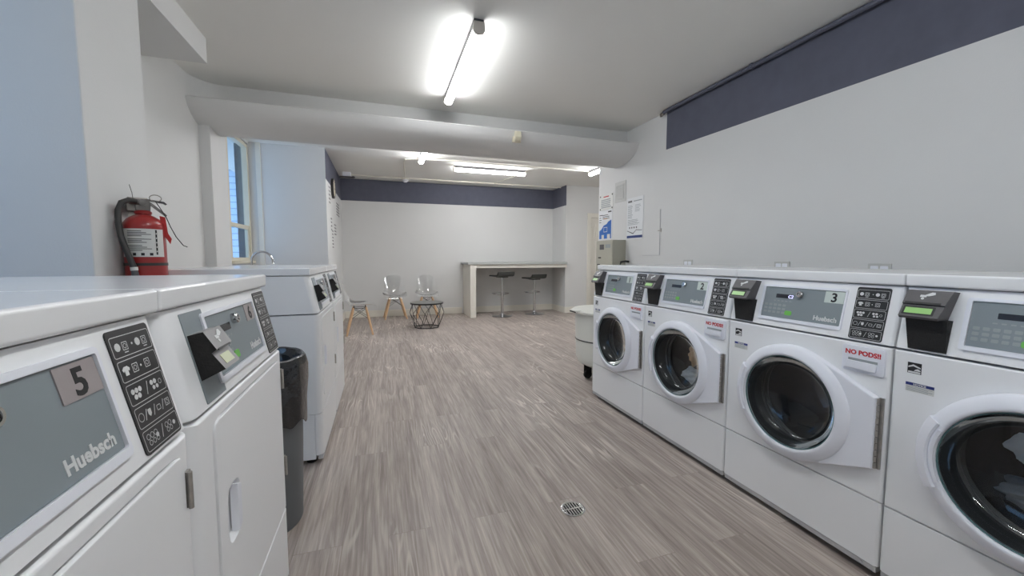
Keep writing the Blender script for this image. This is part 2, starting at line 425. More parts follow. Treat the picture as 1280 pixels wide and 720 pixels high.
# window seen past the jamb
w = struct(empty('window_1', (-1.64, 5.365, 1.10)))
def fn(mb):
    mb.box(-.07, -.005, 0.0, .05, 0, 1.55, bev=.003); mb.box(-.07, -.005, .735, .785, 0, 1.55, bev=.003)
    mb.box(-.07, -.005, .05, .735, 1.50, 1.55, bev=.003); mb.box(-.14, .03, -.01, .79, -.0, .035, bev=.004)
part('window_frame', fn, M['sash'], w)
def fn(mb):
    mb.box(-.05, -.02, .05, .735, .44, .49, bev=.003); mb.box(-.05, -.02, .05, .735, .035, .075, bev=.003)
    mb.box(-.05, -.02, .05, .09, .075, .44, bev=.003); mb.box(-.05, -.02, .70, .735, .075, .44, bev=.003)
part('sash', fn, M['sash'], w)
part('pane', lambda mb: mb.box(-.037, -.033, .09, .70, .075, .44), M['pane'], w)
part('pane', lambda mb: mb.box(-.062, -.058, .05, .735, .49, 1.50), M['pane'], w)
w = struct(empty('window_2', (-2.2, -.2, 1.0)))
def fn(mb):
    for a, b in ((0, .05), (1.02, 1.08), (2.05, 2.1)): mb.box(-.14, -.02, a, b, 0, 1.5, bev=.003)
    for z0, z1 in ((0, .05), (1.45, 1.5)):
        mb.box(-.14, -.02, .05, 1.02, z0, z1, bev=.003); mb.box(-.14, -.02, 1.08, 2.05, z0, z1, bev=.003)
part('window_frame', fn, M['sash'], w)
for a, b in ((.05, 1.02), (1.08, 2.05)):
    part('pane', lambda mb: mb.box(-.09, -.086, a, b, .05, 1.45), M['pane'], w)

# neighbouring house outside the window
hb = tag(empty('neighbour_house', (-5.5, 12.0, -3)), 'pale blue sided house with an overhanging eave seen through the window', 'building')
part('house_wall', lambda mb: mb.box(-5, 3.2, 0, 6, 0, 6.45), M['siding'], hb)
part('house_roof', lambda mb: mb.box(-5.3, 3.5, -.3, 6.3, 6.45, 6.62, bev=.02), M['roof'], hb)

# ---------------------------------------------------------------- laundry machines
AL = math.atan(.22)
# panel frame: u along the machine, v up the slanted panel, w out of it; origin at the panel's foot
MP = Matrix(((1, 0, 0, 0), (0, math.sin(AL), -math.cos(AL), 0), (0, math.cos(AL), math.sin(AL), .855), (0, 0, 0, 1)))
def V(z): return (z - .855) / math.cos(AL)
# front frame: u along, v = height, w out of the front
MF = Matrix(((1, 0, 0, 0), (0, 0, -1, 0), (0, 1, 0, 0), (0, 0, 0, 1)))
W = .683; W0, W1 = .003, .680

def loops_plate(mb, rect, ctr, inner, rx, ry, loops_in, n=16, T=MF, depth=.70, seg=6):
    """rectangular front with a hole: inner(angle) gives the hole's edge; sides roll back with radius rx, top and bottom with ry"""
    s0, s1, z0, z1 = rect[0] + rx, rect[1] - rx, rect[2] + ry, rect[3] - ry; P = []
    for (a, b) in (((s0, z0), (s1, z0)), ((s1, z0), (s1, z1)), ((s1, z1), (s0, z1)), ((s0, z1), (s0, z0))):
        for i in range(n): P.append((a[0] + (b[0] - a[0]) * i / n, a[1] + (b[1] - a[1]) * i / n))
    def outr(t, back=None):
        r = []
        for (x, y) in P:
            X, Y, w = x, y, 0
            if y <= z0 + 1e-6 or y >= z1 - 1e-6: Y = y + (-1 if y <= z0 + 1e-6 else 1) * ry * math.sin(t); w = -ry * (1 - math.cos(t))
            if x <= s0 + 1e-6 or x >= s1 - 1e-6: X = x + (-1 if x <= s0 + 1e-6 else 1) * rx * math.sin(t); w = -rx * (1 - math.cos(t))
            r.append(mb.bm.verts.new(T @ Vector((X, Y, w if back is None else back))))
        return r
    loops_out = [(math.pi / 2, -depth)] + [(math.pi / 2 * k / seg, None) for k in range(seg, -1, -1)]
    ang = [math.atan2(y - ctr[1], x - ctr[0]) for x, y in P]
    def innr(k, w):
        return [mb.bm.verts.new(T @ Vector((ctr[0] + inner(a)[0] * k, ctr[1] + inner(a)[1] * k, w))) for a in ang]
    rings = [outr(*o) for o in loops_out] + [innr(*o) for o in loops_in]
    for a, b in zip(rings, rings[1:]):
        for i in range(len(a)): f = mb.bm.faces.new((a[i], a[(i + 1) % len(a)], b[(i + 1) % len(a)], b[i])); f.material_index = mb.mi
    return rings

DC = (.3415, .553)   # door centre on the washer front
MD = MF @ Matrix.Translation((DC[0], DC[1], 0))   # turned parts on the washer door: axis out of the front

def plan(r, n=6):     # outline from above: front corners rounded, back square
    o = [(W0, .70)]
    for cx, a0 in ((W0 + r, 180), (W1 - r, 270)):
        for i in range(n + 1):
            t = R(a0 + 90 * i / n); o.append((cx + r * math.cos(t), r + r * math.sin(t)))
    return o + [(W1, .70)]
def upper_r(r):     # housing behind the slanted panel
    def f(mb):
        P = plan(r)
        def ring(z, ins=0.): return [mb.bm.verts.new((x, y if y > .69 else y + .22 * (z - .855) + ins, z)) for x, y in P]
        rings = [ring(.859, .004), ring(.8615), ring(1.066)]
        for a, b in zip(rings, rings[1:]):
            for i in range(len(a)): mb.bm.faces.new((a[i], a[(i + 1) % len(a)], b[(i + 1) % len(a)], b[i]))
        mb.bm.faces.new(rings[0]); mb.bm.faces.new(rings[-1])
    return f
def lid(mb): mb.box(.001, .682, .036, .705, 1.069, 1.110, bev=.007, seg=3)
def lower_r(r):
    def f(mb):
        P = [(x, min(y, .04)) for x, y in plan(r)]
        mb.prism(P, .052, .2895, bev=.003)
    return f
def rail(mb): mb.box(W0 + .004, W1 - .004, .004, .03, .027, .05, bev=.003); mb.disc(MF, .05, .038, .005, -.004, -.001); mb.disc(MF, .63, .038, .005, -.004, -.001)
def feet(t):
    for i, (x, y) in enumerate(((.06, .07), (.62, .07), (.06, .62), (.62, .62))):
        part('foot', lambda mb: mb.lathe([(0, 0), (.028, 0), (.028, .012), (.014, .016), (.014, .03), (0, .03)], Matrix.Translation((x, y, 0)), 14), M['foot'], t, 'foot%d' % i)
        
def washer_body(mb):
    rings = loops_plate(mb, (W0, W1, .2925, .852), DC, lambda a: (.197 * math.cos(a), .197 * math.sin(a)), .010, .006, [(1, 0), (1, -.05)])
    mb.bm.faces.new(rings[0])                       # back
    mb.box(W0 + .002, W1 - .002, .041, .70, .03, .2885)
def sq(a_, b_, n):
    return lambda a: tuple((abs(math.cos(a) / a_) ** n + abs(math.sin(a) / b_) ** n) ** (-1 / n) * q for q in (math.cos(a), math.sin(a)))
def dryer_body(mb):
    rings = loops_plate(mb, (W0, W1, .2925, .852), (.3645, .596), sq(.2785, .2315, 16), .030, .007, [(1.008, 0), (1, -.002), (1, -.022)], 24)
    mb.bm.faces.new(rings[0]); mb.bm.faces.new(rings[-1])
    mb.box(W0 + .002, W1 - .002, .041, .70, .03, .2895)

def panel_bezel(mb):
    o = rrect(.158, .512, V(.886), V(1.043), .008); i = rrect(.170, .506, V(.899), V(1.034), .004)
    for a, b, wa, wb in ((o, o, .0, .006), (o, i, .006, .006), (i, i, .006, .001)):
        A = [mb.bm.verts.new(MP @ Vector((p[0], p[1], wa))) for p in a]; B = [mb.bm.verts.new(MP @ Vector((p[0], p[1], wb))) for p in b]
        for k in range(len(A)): mb.bm.faces.new((A[k], A[(k + 1) % len(A)], B[(k + 1) % len(A)], B[k]))
    bmesh.ops.remove_doubles(mb.bm, verts=mb.bm.verts, dist=1e-6)
def display(mb): mb.plate(MP, .171, .505, V(.900), V(1.033), -.0005, .002, .003)
def brand(mb): mb.text('Huebsch', .0262, MP @ Matrix.Translation((.402, V(.912), .0022)), .0006, .0009, shear=.0, sx=.97)
def ledwin(mb): mb.plate(MP, .226, .306, V(.987), V(1.004), .0015, .003, .002)
def leddig(mb): mb.text('C2', .0195, MP @ Matrix.Translation((.281, V(.9885), .003)), .0004, .0006, shear=.15)
def lock(mb):
    mb.lathe([(.0135, 0), (.0135, .012), (.011, .015), (.0075, .015), (.0065, .010), (0, .010)], MP @ Matrix.Translation((.334, V(1.008), .001)), 20)
    mb.box(-.0015, .0015, -.005, .005, .0095, .0125, T=MP @ Matrix.Translation((.334, V(1.008), .001)))
def buttons(mb):
    for r in range(4):
        for c in range(5):
            if r == 0: mb.plate(MP, .218 + c * .018, .228 + c * .018, V(.972), V(.976), .0015, .0025)
            else: mb.plate(MP, .180 + c * .021, .195 + c * .021, V(.918 + (3 - r) * .016), V(.928 + (3 - r) * .016), .0015, .0028, .002, 2)
def gobtn(mb): mb.plate(MP, .280, .310, V(.915), V(.934), .0015, .0038, .006)
def overlay(mb): mb.plate(MP, .541, .647, V(.866), V(1.056), -.0005, .0022, .007)
def symbols(mb):
    def ring(u0, u1, v0, v1, t=.0011, r=.004):
        o = rrect(u0, u1, v0, v1, r, 3); i = rrect(u0 + t, u1 - t, v0 + t, v1 - t, max(r - t, .0005), 3)
        A = [mb.bm.verts.new(MP @ Vector((p[0], p[1], .0027))) for p in o]; B = [mb.bm.verts.new(MP @ Vector((p[0], p[1], .0027))) for p in i]
        for k in range(len(A)): mb.bm.faces.new((A[k], A[(k + 1) % len(A)], B[(k + 1) % len(A)], B[k]))
    def dot(u, v, r): mb.disc(MP, u, v, r, .0024, .0028, 10)
    def circ(u, v, r):
        n = 14; A = [mb.bm.verts.new(MP @ Vector((u + r * math.cos(6.283 * k / n), v + r * math.sin(6.283 * k / n), .0027))) for k in range(n)]
        B = [mb.bm.verts.new(MP @ Vector((u + (r - .001) * math.cos(6.283 * k / n), v + (r - .001) * math.sin(6.283 * k / n), .0027))) for k in range(n)]
        for k in range(n): mb.bm.faces.new((A[k], A[(k + 1) % n], B[(k + 1) % n], B[k]))
    def slash(u, v, h): mb.prism([(u - .004, v - h), (u - .003, v - h), (u + .004, v + h), (u + .003, v + h)], .0024, .0028, MP)
    rows = [V(.870 + k * .0362) for k in range(5)]; h = .0325
    for v in rows: ring(.5445, .6435, v, v + h)
    c = [v + h / 2 for v in rows]
    # cell contents from the top: drum cycle, garment to drum, loads, care marks, finish
    y = c[4]
    for u in (.558, .608): dot(u, y, .0065); ring(u + .011, u + .024, y - .007, y + .006, r=.001); circ(u + .0175, y - .0005, .004); mb.plate(MP, u + .013, u + .022, y - .011, y - .0095, .0024, .0028)
    dot(.5935, y, .0018)
    y = c[3]
    mb.prism([(.556, y - .007), (.564, y - .007), (.564, y + .001), (.567, y - .001), (.569, y + .003), (.564, y + .007), (.556, y + .007), (.551, y + .003), (.553, y - .001), (.556, y + .001)], .0024, .0028, MP)
    ring(.575, .589, y - .007, y + .007, r=.001); circ(.582, y, .004); dot(.597, y, .0018); ring(.607, .621, y - .007, y + .007, r=.001); circ(.614, y, .004)
    y = c[2]
    for k in range(3): dot(.557 + k * .009, y + .004, .0042)
    for k in range(2): dot(.561 + k * .009, y - .005, .0042)
    slash(.593, y, .010)
    for k in range(2): dot(.607 + k * .0095, y + .004, .0042); dot(.610 + k * .0095, y - .005, .0036)
    circ(.630, y, .0045)
    y = c[1]
    circ(.556, y, .007); slash(.569, y, .008); mb.prism([(.575, y + .006), (.583, y + .006), (.583, y - .002), (.579, y - .006), (.575, y - .002)], .0024, .0028, MP); slash(.592, y, .008)
    ring(.599, .610, y - .005, y + .004, r=.002); slash(.617, y, .008); ring(.624, .637, y - .006, y + .006, r=.001); circ(.6305, y, .004)
    y = c[0]
    for k in range(3): circ(.556 + k * .010, y + .005, .0048); circ(.558 + k * .010, y - .005, .0042)
    dot(.579, y, .0038); slash(.594, y, .010)
    for k in range(2): circ(.608 + k * .010, y + .004, .0048); circ(.609 + k * .010, y - .005, .004)
    dot(.630, y, .0038)
def numplate(mb): mb.plate(MP, .432, .503, V(.986), V(1.031), .0015, .0035, .001, 1)

def dryer_front(t):
    part('cabinet', dryer_body, M['enamel'], t, 'dryer_body')
    def door(mb):
        ctr = (.176, .585); X0, X1, Z0, Z1, rr = .0895, .6395, .368, .824, .022; n = 96; inn = sq(.040, .066, 4)
        def outer(a, o):
            dx, dz = math.cos(a), math.sin(a)
            x0, x1, z0, z1, r = X0 + o, X1 - o, Z0 + o, Z1 - o, rr
            t = min(((x1 - ctr[0]) / dx if dx > 1e-9 else (x0 - ctr[0]) / dx if dx < -1e-9 else 9), ((z1 - ctr[1]) / dz if dz > 1e-9 else (z0 - ctr[1]) / dz if dz < -1e-9 else 9))
            x, z = ctr[0] + dx * t, ctr[1] + dz * t
            for cx, sx in ((x0 + r, -1), (x1 - r, 1)):
                for cz, sz in ((z0 + r, -1), (z1 - r, 1)):
                    if (x - cx) * sx > 0 and (z - cz) * sz > 0:
                        l = math.hypot(x - cx, z - cz); x, z = cx + (x - cx) * r / l, cz + (z - cz) * r / l
            return x, z
        A = [2 * math.pi * k / n for k in range(n)]
        for cx, cz in ((X0, Z0), (X1, Z0), (X1, Z1), (X0, Z1)):      # pack extra rays into the corners
            b = math.atan2(cz - ctr[1], cx - ctr[0]) % (2 * math.pi); A += [b + e_ for e_ in (-.03, -.02, -.01, 0, .01, .02, .03)]
        A = sorted(set(round(a % (2 * math.pi), 6) for a in A)); rings = []
        for o, w_ in ((0, -.016), (0, .001), (.0012, .0032), (.004, .004)): rings.append([mb.bm.verts.new(MF @ Vector((*outer(a, o), w_))) for a in A])
        for k, w_ in ((1.08, .004), (1, .003), (.84, -.011), (.5, -.0125)): rings.append([mb.bm.verts.new(MF @ Vector((ctr[0] + inn(a)[0] * k, ctr[1] + inn(a)[1] * k, w_))) for a in A])
        m = len(A)
        for a, b in zip(rings, rings[1:]):
            for i in range(m): mb.bm.faces.new((a[i], a[(i + 1) % m], b[(i + 1) % m], b[i]))
        mb.bm.faces.new(rings[-1])
    dr = part('door', door, M['enamel'], t, 'dryer_door')
    def grip(mb):
        mb.prism([(.184, .527), (.207, .537), (.207, .633), (.184, .643)], -.009, .009, MF, bev=.003)
    part('door_handle', grip, M['plast'], dr, 'dryer_grip')
    for z in (.722, .417):
        def hg(mb, z=z):
            mb.plate(MF, .6425, .658, z, z + .066, -.001, .004, .002, 2); mb.tube([MF @ Vector((.6435, z, .008)), MF @ Vector((.6435, z + .066, .008))], .0042, 8)
        part('hinge', hg, M['hinge'], t, 'dryer_hinge%.2f' % z)

def washer_front(t):
    part('cabinet', washer_body, M['enamel'], t, 'washer_body')
    part('drum', lambda mb: (mb.lathe([(.225, -.10), (.235, -.11), (.235, -.45), (.225, -.46), (0, -.47)], MD, 48),
                             [mb.prism([(-.03, .235), (-.012, .17), (.012, .17), (.03, .235)], -.44, -.13, MD @ Matrix.Rotation(R(a), 4, 'Z')) for a in (20, 140, 260)]), M['drum'], t, 'drum')
    part('door_gasket', lambda mb: mb.lathe([(.191, .030), (.1905, .0), (.190, -.045), (.190, -.055), (.183, -.06), (.190, -.075), (.182, -.085), (.19, -.10), (.228, -.104)], MD, 48), M['rubber'], t, 'gasket')
    R0 = .243
    # door plate: the round ring's outline run straight to the hinge edge
    def hull(k=0.):
        r = R0 + k; X, zt, zb_ = .656 - DC[0], .672 - DC[1], .412 - DC[1]
        def tang(y, sgn):
            dd = math.hypot(X, y); return math.atan2(y, X) + sgn * math.acos(min(1, r / dd))
        at_, ab = tang(zt, 1), tang(zb_, -1)
        pts = [(X, zb_), (X, zt)]; n = 40
        for i in range(n + 1):
            a = at_ + (ab + 2 * math.pi - at_) * i / n; pts.append((r * math.cos(a), r * math.sin(a)))
        return pts
    def door(mb):
        pts = hull(); n = len(pts)
        steps = [(1, .002), (1, .018), (.992, .023), (.98, .025)]
        rings = [[mb.bm.verts.new(MD @ Vector((p[0] * k, p[1] * k, w_))) for p in pts] for k, w_ in steps]
        hole = []
        for p in pts:
            a = math.atan2(p[1], p[0]); hole.append(mb.bm.verts.new(MD @ Vector((.215 * math.cos(a), .215 * math.sin(a), .027))))
        rings.append(hole)
        for a, b in zip(rings, rings[1:]):
            for i in range(n): mb.bm.faces.new((a[i], a[(i + 1) % n], b[(i + 1) % n], b[i]))
    dr = part('door', door, M['plast'], t, 'washer_door', 30)
    part('door_ring', lambda mb: mb.lathe([(.243, .020), (.242, .027), (.236, .034), (.222, .041), (.208, .0455), (.201, .0455), (.1965, .042), (.195, .034), (.195, .004)], MD, 72), M['plast'], dr, 'washer_ring', 60)
    part('glass_rim', lambda mb: mb.lathe([(.195, .034), (.1945, .038), (.192, .0385), (.191, .034)], MD, 64), M['teal'], dr, 'glass_rim', 60)
    part('door_glass', lambda mb: mb.lathe([(.192, .036), (.187, .014), (.176, -.010), (.158, -.031), (.130, -.048), (.095, -.058), (.05, -.064), (.0, -.066)], MD, 56), M['doorglass'], dr, 'door_glass', 80)
    def grip(mb):   # raised grip across the ring on the side away from the hinge
        a0, a1, n = R(152), R(208), 14
        sec = [(.247, .004), (.247, .034), (.240, .042), (.218, .0505), (.2125, .047), (.2125, .020)]
        mb.lathe(sec, MD, n, a0, a1, close=True)
        mb.lathe([(.198, .030), (.198, .048), (.2055, .050), (.2055, .030)], MD, n, R(156), R(204), close=True)
    part('door_handle', grip, M['plast'], dr, 'washer_grip', 40)
    def hg(mb):
        mb.plate(MF, .657, .671, .414, .672, 0, .006, .001, 1)
        for k in range(11): mb.tube([MF @ Vector((.6575, .416 + k * .0232, .012)), MF @ Vector((.6575, .4365 + k * .0232, .012))], .0055, 8)
    part('hinge', hg, M['hinge'], t, 'washer_hinge')
    # detergent drawer with its pull
    def drw(mb):
        mb.plate(MF, .529, .666, .744, .842, .0, .006, .010, 4, bev=.003)
    dw = part('detergent_drawer', drw, M['plast'], t, 'drawer')
    def pull(mb):
        mb.prism([(.552, .795), (.645, .795), (.645, .786), (.552, .786)], .0062, .0075, MF); mb.mi = 1
        mb.prism([(.552, .786), (.645, .786), (.643, .757), (.539, .757)], .006, .0135, MF, bev=.002)
    part('drawer_pull', pull, [M['inkg'], M['plast']], dw, 'drawer_pull')
    part('drawer_lettering', lambda mb: mb.text('NO PODS!!', .0235, MF @ Matrix.Translation((.5975, .809, .0062)), .0005, .0009, 'CENTER', sx=.98), M['red'], dw, 'nopods')
    def sticker(mb):
        mb.plate(MF, .043, .079, .783, .819, .0, .0006)
        mb.mi = 1; mb.plate(MF, .045, .077, .7845, .790, .0006, .0009)
        mb.prism([(.045, .806), (.058, .813), (.077, .805), (.077, .801), (.058, .807), (.045, .801)], .0006, .0009, MF)
        mb.prism([(.060, .792), (.077, .792), (.077, .796), (.070, .800), (.064, .797)], .0006, .0009, MF)
    part('energy_sticker', sticker, [M['blk'], M['ink']], t, 'energy_sticker')
    def notice(mb):
        mb.plate(MF, .041, .114, .722, .752, .0, .0005); mb.mi = 1; mb.plate(MF, .041, .114, .7425, .752, .0005, .0008)
        mb.mi = 0; mb.text('NOTICE', .009, MF @ Matrix.Translation((.0775, .744, .001)), .0003, .0003, 'CENTER')
        mb.mi = 2
        for k in range(4): mb.plate(MF, .044, .110 - .01 * (k % 2), .7375 - k * .0042, .739 - k * .0042, .0005, .0007)
    part('notice_sticker', notice, [M['label'], M['blue'], M['inkg']], t, 'notice_sticker')

# card readers: profile in (depth, height), swept along the machine
TS = Matrix(((0, 0, 1, 0), (1, 0, 0, 0), (0, 1, 0, 0), (0, 0, 0, 1)))
def taper(mb, prof, s0a, s0b, s1a, s1b, zlo, zhi):
    """profile swept from side s0 to s1, the sides leaning in towards zlo"""
    def S(a, b, z): t = min(1, max(0, (z - zlo) / (zhi - zlo))); return a + (b - a) * t
    A = [mb.bm.verts.new((S(s0a, s0b, z), d_, z)) for d_, z in prof]; B = [mb.bm.verts.new((S(s1a, s1b, z), d_, z)) for d_, z in prof]
    n = len(A); fs = [mb.bm.faces.new(A), mb.bm.faces.new(list(reversed(B)))]
    for i in range(n): fs.append(mb.bm.faces.new((A[i], B[i], B[(i + 1) % n], A[(i + 1) % n])))
    mb._tag(fs); return fs
def icon(mb, T):    # hand tapping a card on a terminal
    mb.plate(T, -.014, .002, -.006, .002, 0, .0006, .001, 2); mb.disc(T, -.006, -.011, .004, 0, .0006)
    mb.prism([(-.002, .002), (.012, .012), (.020, .012), (.022, .004), (.008, -.002), (.0, -.002)], .0006, .0012, T)
def slopeframe(p0, p1, s):   # frame on a sloped face running from (d,z) p1 (low) to p0 (high) at s
    up = Vector((0, p0[0] - p1[0], p0[1] - p1[1])).normalized(); n = Vector((1, 0, 0)).cross(up)
    mid = Vector((s, (p0[0] + p1[0]) / 2, (p0[1] + p1[1]) / 2))
    return Matrix(((1, up.x, n.x, mid.x), (0, up.y, n.y, mid.y), (0, up.z, n.z, mid.z), (0, 0, 0, 1)))
def reader_washer(t):
    def head(mb): taper(mb, [(.046, 1.056), (.012, 1.060), (-.016, 1.016), (-.012, 1.013), (-.034, .976), (-.028, .968), (.026, .968)], .024, .024, .122, .137, .97, 1.06)
    r = part('card_reader', head, M['reader'], t, 'wreader', 20)
    part('reader_face', lambda mb: taper(mb, [(.026, .968), (-.006, .968), (-.002, .866), (.004, .864)], .040, .030, .134, .134, .866, .968), M['readerb'], r, 'wreaderb', 20)
    T0 = slopeframe((.012, 1.060), (-.016, 1.016), .074); T1 = slopeframe((-.012, 1.013), (-.034, .976), .070)
    part('tap_symbol', lambda mb: icon(mb, T0 @ Matrix.Translation((.002, .006, .0004))), M['ink'], r, 'wicon')
    part('card_slot', lambda mb: mb.plate(T0, -.044, .046, -.026, -.019, .0003, .0012), M['blk'], r, 'wslot')
    def lcd(mb):
        mb.plate(T1, -.040, .040, -.015, .016, .0003, .0010, .002, 2); mb.mi = 1; mb.plate(T1, -.034, .034, -.010, .010, .0010, .0015)
    part('reader_screen', lcd, [M['blk'], M['lcdg']], r, 'wlcd')
def reader_dryer(t):
    part('reader_backplate', lambda mb: mb.plate(MP, .078, .176, V(.868), V(1.053), -.0005, .002, .002, 2), M['facia'], t, 'dstrip')
    def body(mb):
        fs = taper(mb, [(.034, 1.009), (.005, 1.016), (-.017, .979), (-.008, .972), (-.031, .938), (.012, .916)], .082, .082, .168, .168, .9, 1.0)
        fs[0].material_index = 1; fs[1].material_index = 1; fs[-2].material_index = 1
    r = part('card_reader', body, [M['readerl'], M['readerb']], t, 'dreader', 20)
    T0 = slopeframe((.005, 1.016), (-.017, .979), .125); T1 = slopeframe((-.008, .972), (-.031, .938), .128)
    part('tap_symbol', lambda mb: icon(mb, T0 @ Matrix.Translation((.0, .004, .0004))), M['ink'], r, 'dicon')
    part('card_slot', lambda mb: mb.plate(T0, -.035, .030, -.024, -.020, -.002, .0006), M['blk'], r, 'dslot')
    part('reader_screen', lambda mb: mb.plate(T1, -.026, .022, -.012, .010, .0003, .0010, .001, 2), M['lcdo'], r, 'dlcd')

def machine(kind, num, loc, rz, label, group):
    t = tag(empty('washing_machine' if kind == 'w' else 'tumble_dryer', loc, rz), label, 'washing machine' if kind == 'w' else 'tumble dryer', group)
    (washer_front if kind == 'w' else dryer_front)(t)
    part('lower_panel', lower_r(.010 if kind == 'w' else .030), M['enamel'], t, 'lower' + kind); part('base_rail', rail, M['seam'], t, 'rail')
    part('lid', lid, M['lidw'], t, 'lid', 40)
    cp = part('control_panel', upper_r(.010 if kind == 'w' else .030), M['enamel'], t, 'upper' + kind)
    part('display_bezel', panel_bezel, M['plast'], cp, 'bezel')
    part('display_panel', display, M['facia'], cp, 'display'); part('brand_lettering', brand, M['ink'], cp, 'brand')
    part('led_window', ledwin, M['led'], cp, 'ledwin')
    if num in ('3',): part('led_digits', leddig, M['ledon'], cp, 'leddig')
    part('key_lock', lock, M['chrome'], cp, 'lock'); part('buttons', buttons, M['inkg'], cp, 'buttons'); part('start_button', gobtn, M['green'], cp, 'go')
    part('number_plate', numplate, M['pale'] if kind == 'w' else M['steelp'], cp, 'plate' + kind)
    if num: part('number', lambda mb: mb.text(num, .050, MP @ Matrix.Translation((.4675, V(.9905), .0036)), .0004, .0012, 'CENTER'), M['blk'], cp)
    pp = part('program_panel', overlay, M['over'], t, 'overlay'); part('program_symbols', symbols, M['ink'], pp, 'symbols')
    (reader_washer if kind == 'w' else reader_dryer)(t)
    feet(t); return t

XR, Y0, XL = 1.666, 2.924, -.339
GW, GD = 'front-load washers along the right wall', 'tumble dryers along the left wall'
for k, lab in enumerate(('white front-load washing machine numbered 1, beside the white drum bin',
                         'white front-load washing machine numbered 2 with tan and white clothes inside',
                         'white front-load washing machine numbered 3 with lit display and empty drum',
                         'white front-load washing machine cut by the right picture edge, pale clothes inside')):
    machine('w', str(k + 1), (XR, Y0 - k * W, 0), R(-90), lab, GW)
for num, y, lab in (('5', 1.54 - 2 * W, 'white tumble dryer numbered 5, nearest on the left side'),
                    ('6', 1.54 - W, 'white tumble dryer numbered 6, in front of the grey trash can'),
                    ('7', 2.401, 'white tumble dryer behind the trash can, its bare side in view'),
                    ('8', 2.401 + W, 'white tumble dryer last in the left row, nearest the clear chairs')):
    machine('d', num, (XL, y, 0), R(90), lab, GD)

# clothes lying in the washers
def cloth(name, c, r, m, label, seed, group='clothes in the washers'):
    rnd = random.Random(seed); mb = MB()
    q = bmesh.ops.create_icosphere(mb.bm, subdivisions=4, radius=1)
    ph = [rnd.uniform(0, 6) for _ in range(9)]
    for v in q['verts']:
        p = v.co.copy()
        k = 1 + .13 * math.sin(5 * p.x + ph[0] + 3 * p.z) + .11 * math.sin(7 * p.y + ph[1] - 4 * p.x) + .08 * math.sin(11 * p.z + ph[2] + 6 * p.y) + .05 * math.sin(17 * p.x + 9 * p.y + ph[3])
        v.co = Vector((p.x * r[0] * k, p.y * r[1] * k, p.z * r[2] * k))
    for f in mb.bm.faces: f.smooth = True
    return tag(obj(name, mb.mesh(name, m, 60), None, c), label, 'clothing', group)
def inwash(k, s, d_, z): return (XR + d_, Y0 - k * W - s, z)
cloth('shirt', inwash(1, .345, .128, .585), (.040, .055, .065), M['tan'], 'tan shirt pressed to the glass of washer 2', 1)
cloth('towel', inwash(1, .325, .130, .450), (.042, .080, .045), M['wht'], 'white towel heaped at the bottom of washer 2', 2)
cloth('sock_bundle', inwash(1, .448, .132, .54), (.040, .032, .055), M['gry'], 'grey bundle of clothing at the hinge side inside washer 2', 3)
cloth('sheet', inwash(3, .345, .128, .600), (.040, .095, .062), M['wht'], 'white sheet tumbled behind the glass of the rightmost washer', 4)
cloth('shirt', inwash(3, .31, .130, .468), (.042, .085, .045), M['gry'], 'grey shirt at the bottom of the rightmost washer', 5)
cloth('trousers', inwash(3, .447, .132, .50), (.040, .032, .045), M['brn'], 'brown trousers beside the white sheet in the rightmost washer', 6)

# ---------------------------------------------------------------- trash can and bag
def wob(a, ph): return math.sin(3 * a + ph) * .5 + math.sin(7 * a + ph * 2) * .3 + math.sin(13 * a) * .2
tc_ = tag(empty('trash_can', (-.535, 1.93, 0)), 'round grey trash can between the dryers', 'trash can')
part('can_body', lambda mb: mb.lathe([(0, 0), (.163, 0), (.168, .008), (.179, .35), (.186, .71), (.190, .714), (.190, .72), (.180, .72), (.158, .012), (0, .012)], I4, 48), M['bin'], tc_)
part('can_rim', lambda mb: mb.lathe([(.185, .690), (.191, .692), (.191, .700), (.185, .702)], I4, 48), M['bin'], tc_)
mb = MB(); n = 72; rings = []
for (r, z, j, dz) in ((.10, .52, .02, .02), (.145, .62, .012, .01), (.164, .70, .006, .006), (.175, .737, .003, .006), (.186, .745, .004, .006), (.198, .738, .004, .006), (.205, .70, .008, .01), (.207, .64, .012, .02), (.206, .56, .014, .03), (.203, .47, .014, .04)):
    rings.append([mb.bm.verts.new(((r + j * max(-.35, wob(2 * math.pi * i / n, z * 9))) * math.cos(2 * math.pi * i / n), (r + j * max(-.35, wob(2 * math.pi * i / n, z * 9))) * math.sin(2 * math.pi * i / n), z + dz * wob(2 * math.pi * i / n, 1 + r * 20))) for i in range(n)])
for a, b in zip(rings, rings[1:]):
    for i in range(n): mb.bm.faces.new((a[i], a[(i + 1) % n], b[(i + 1) % n], b[i]))
mb.bm.faces.new(rings[0])
tag(obj('trash_bag', mb.mesh('trash_bag', M['bag'], 70), None, (-.535, 1.93, 0)), 'shiny black trash bag folded over the rim of the grey can', 'trash bag')

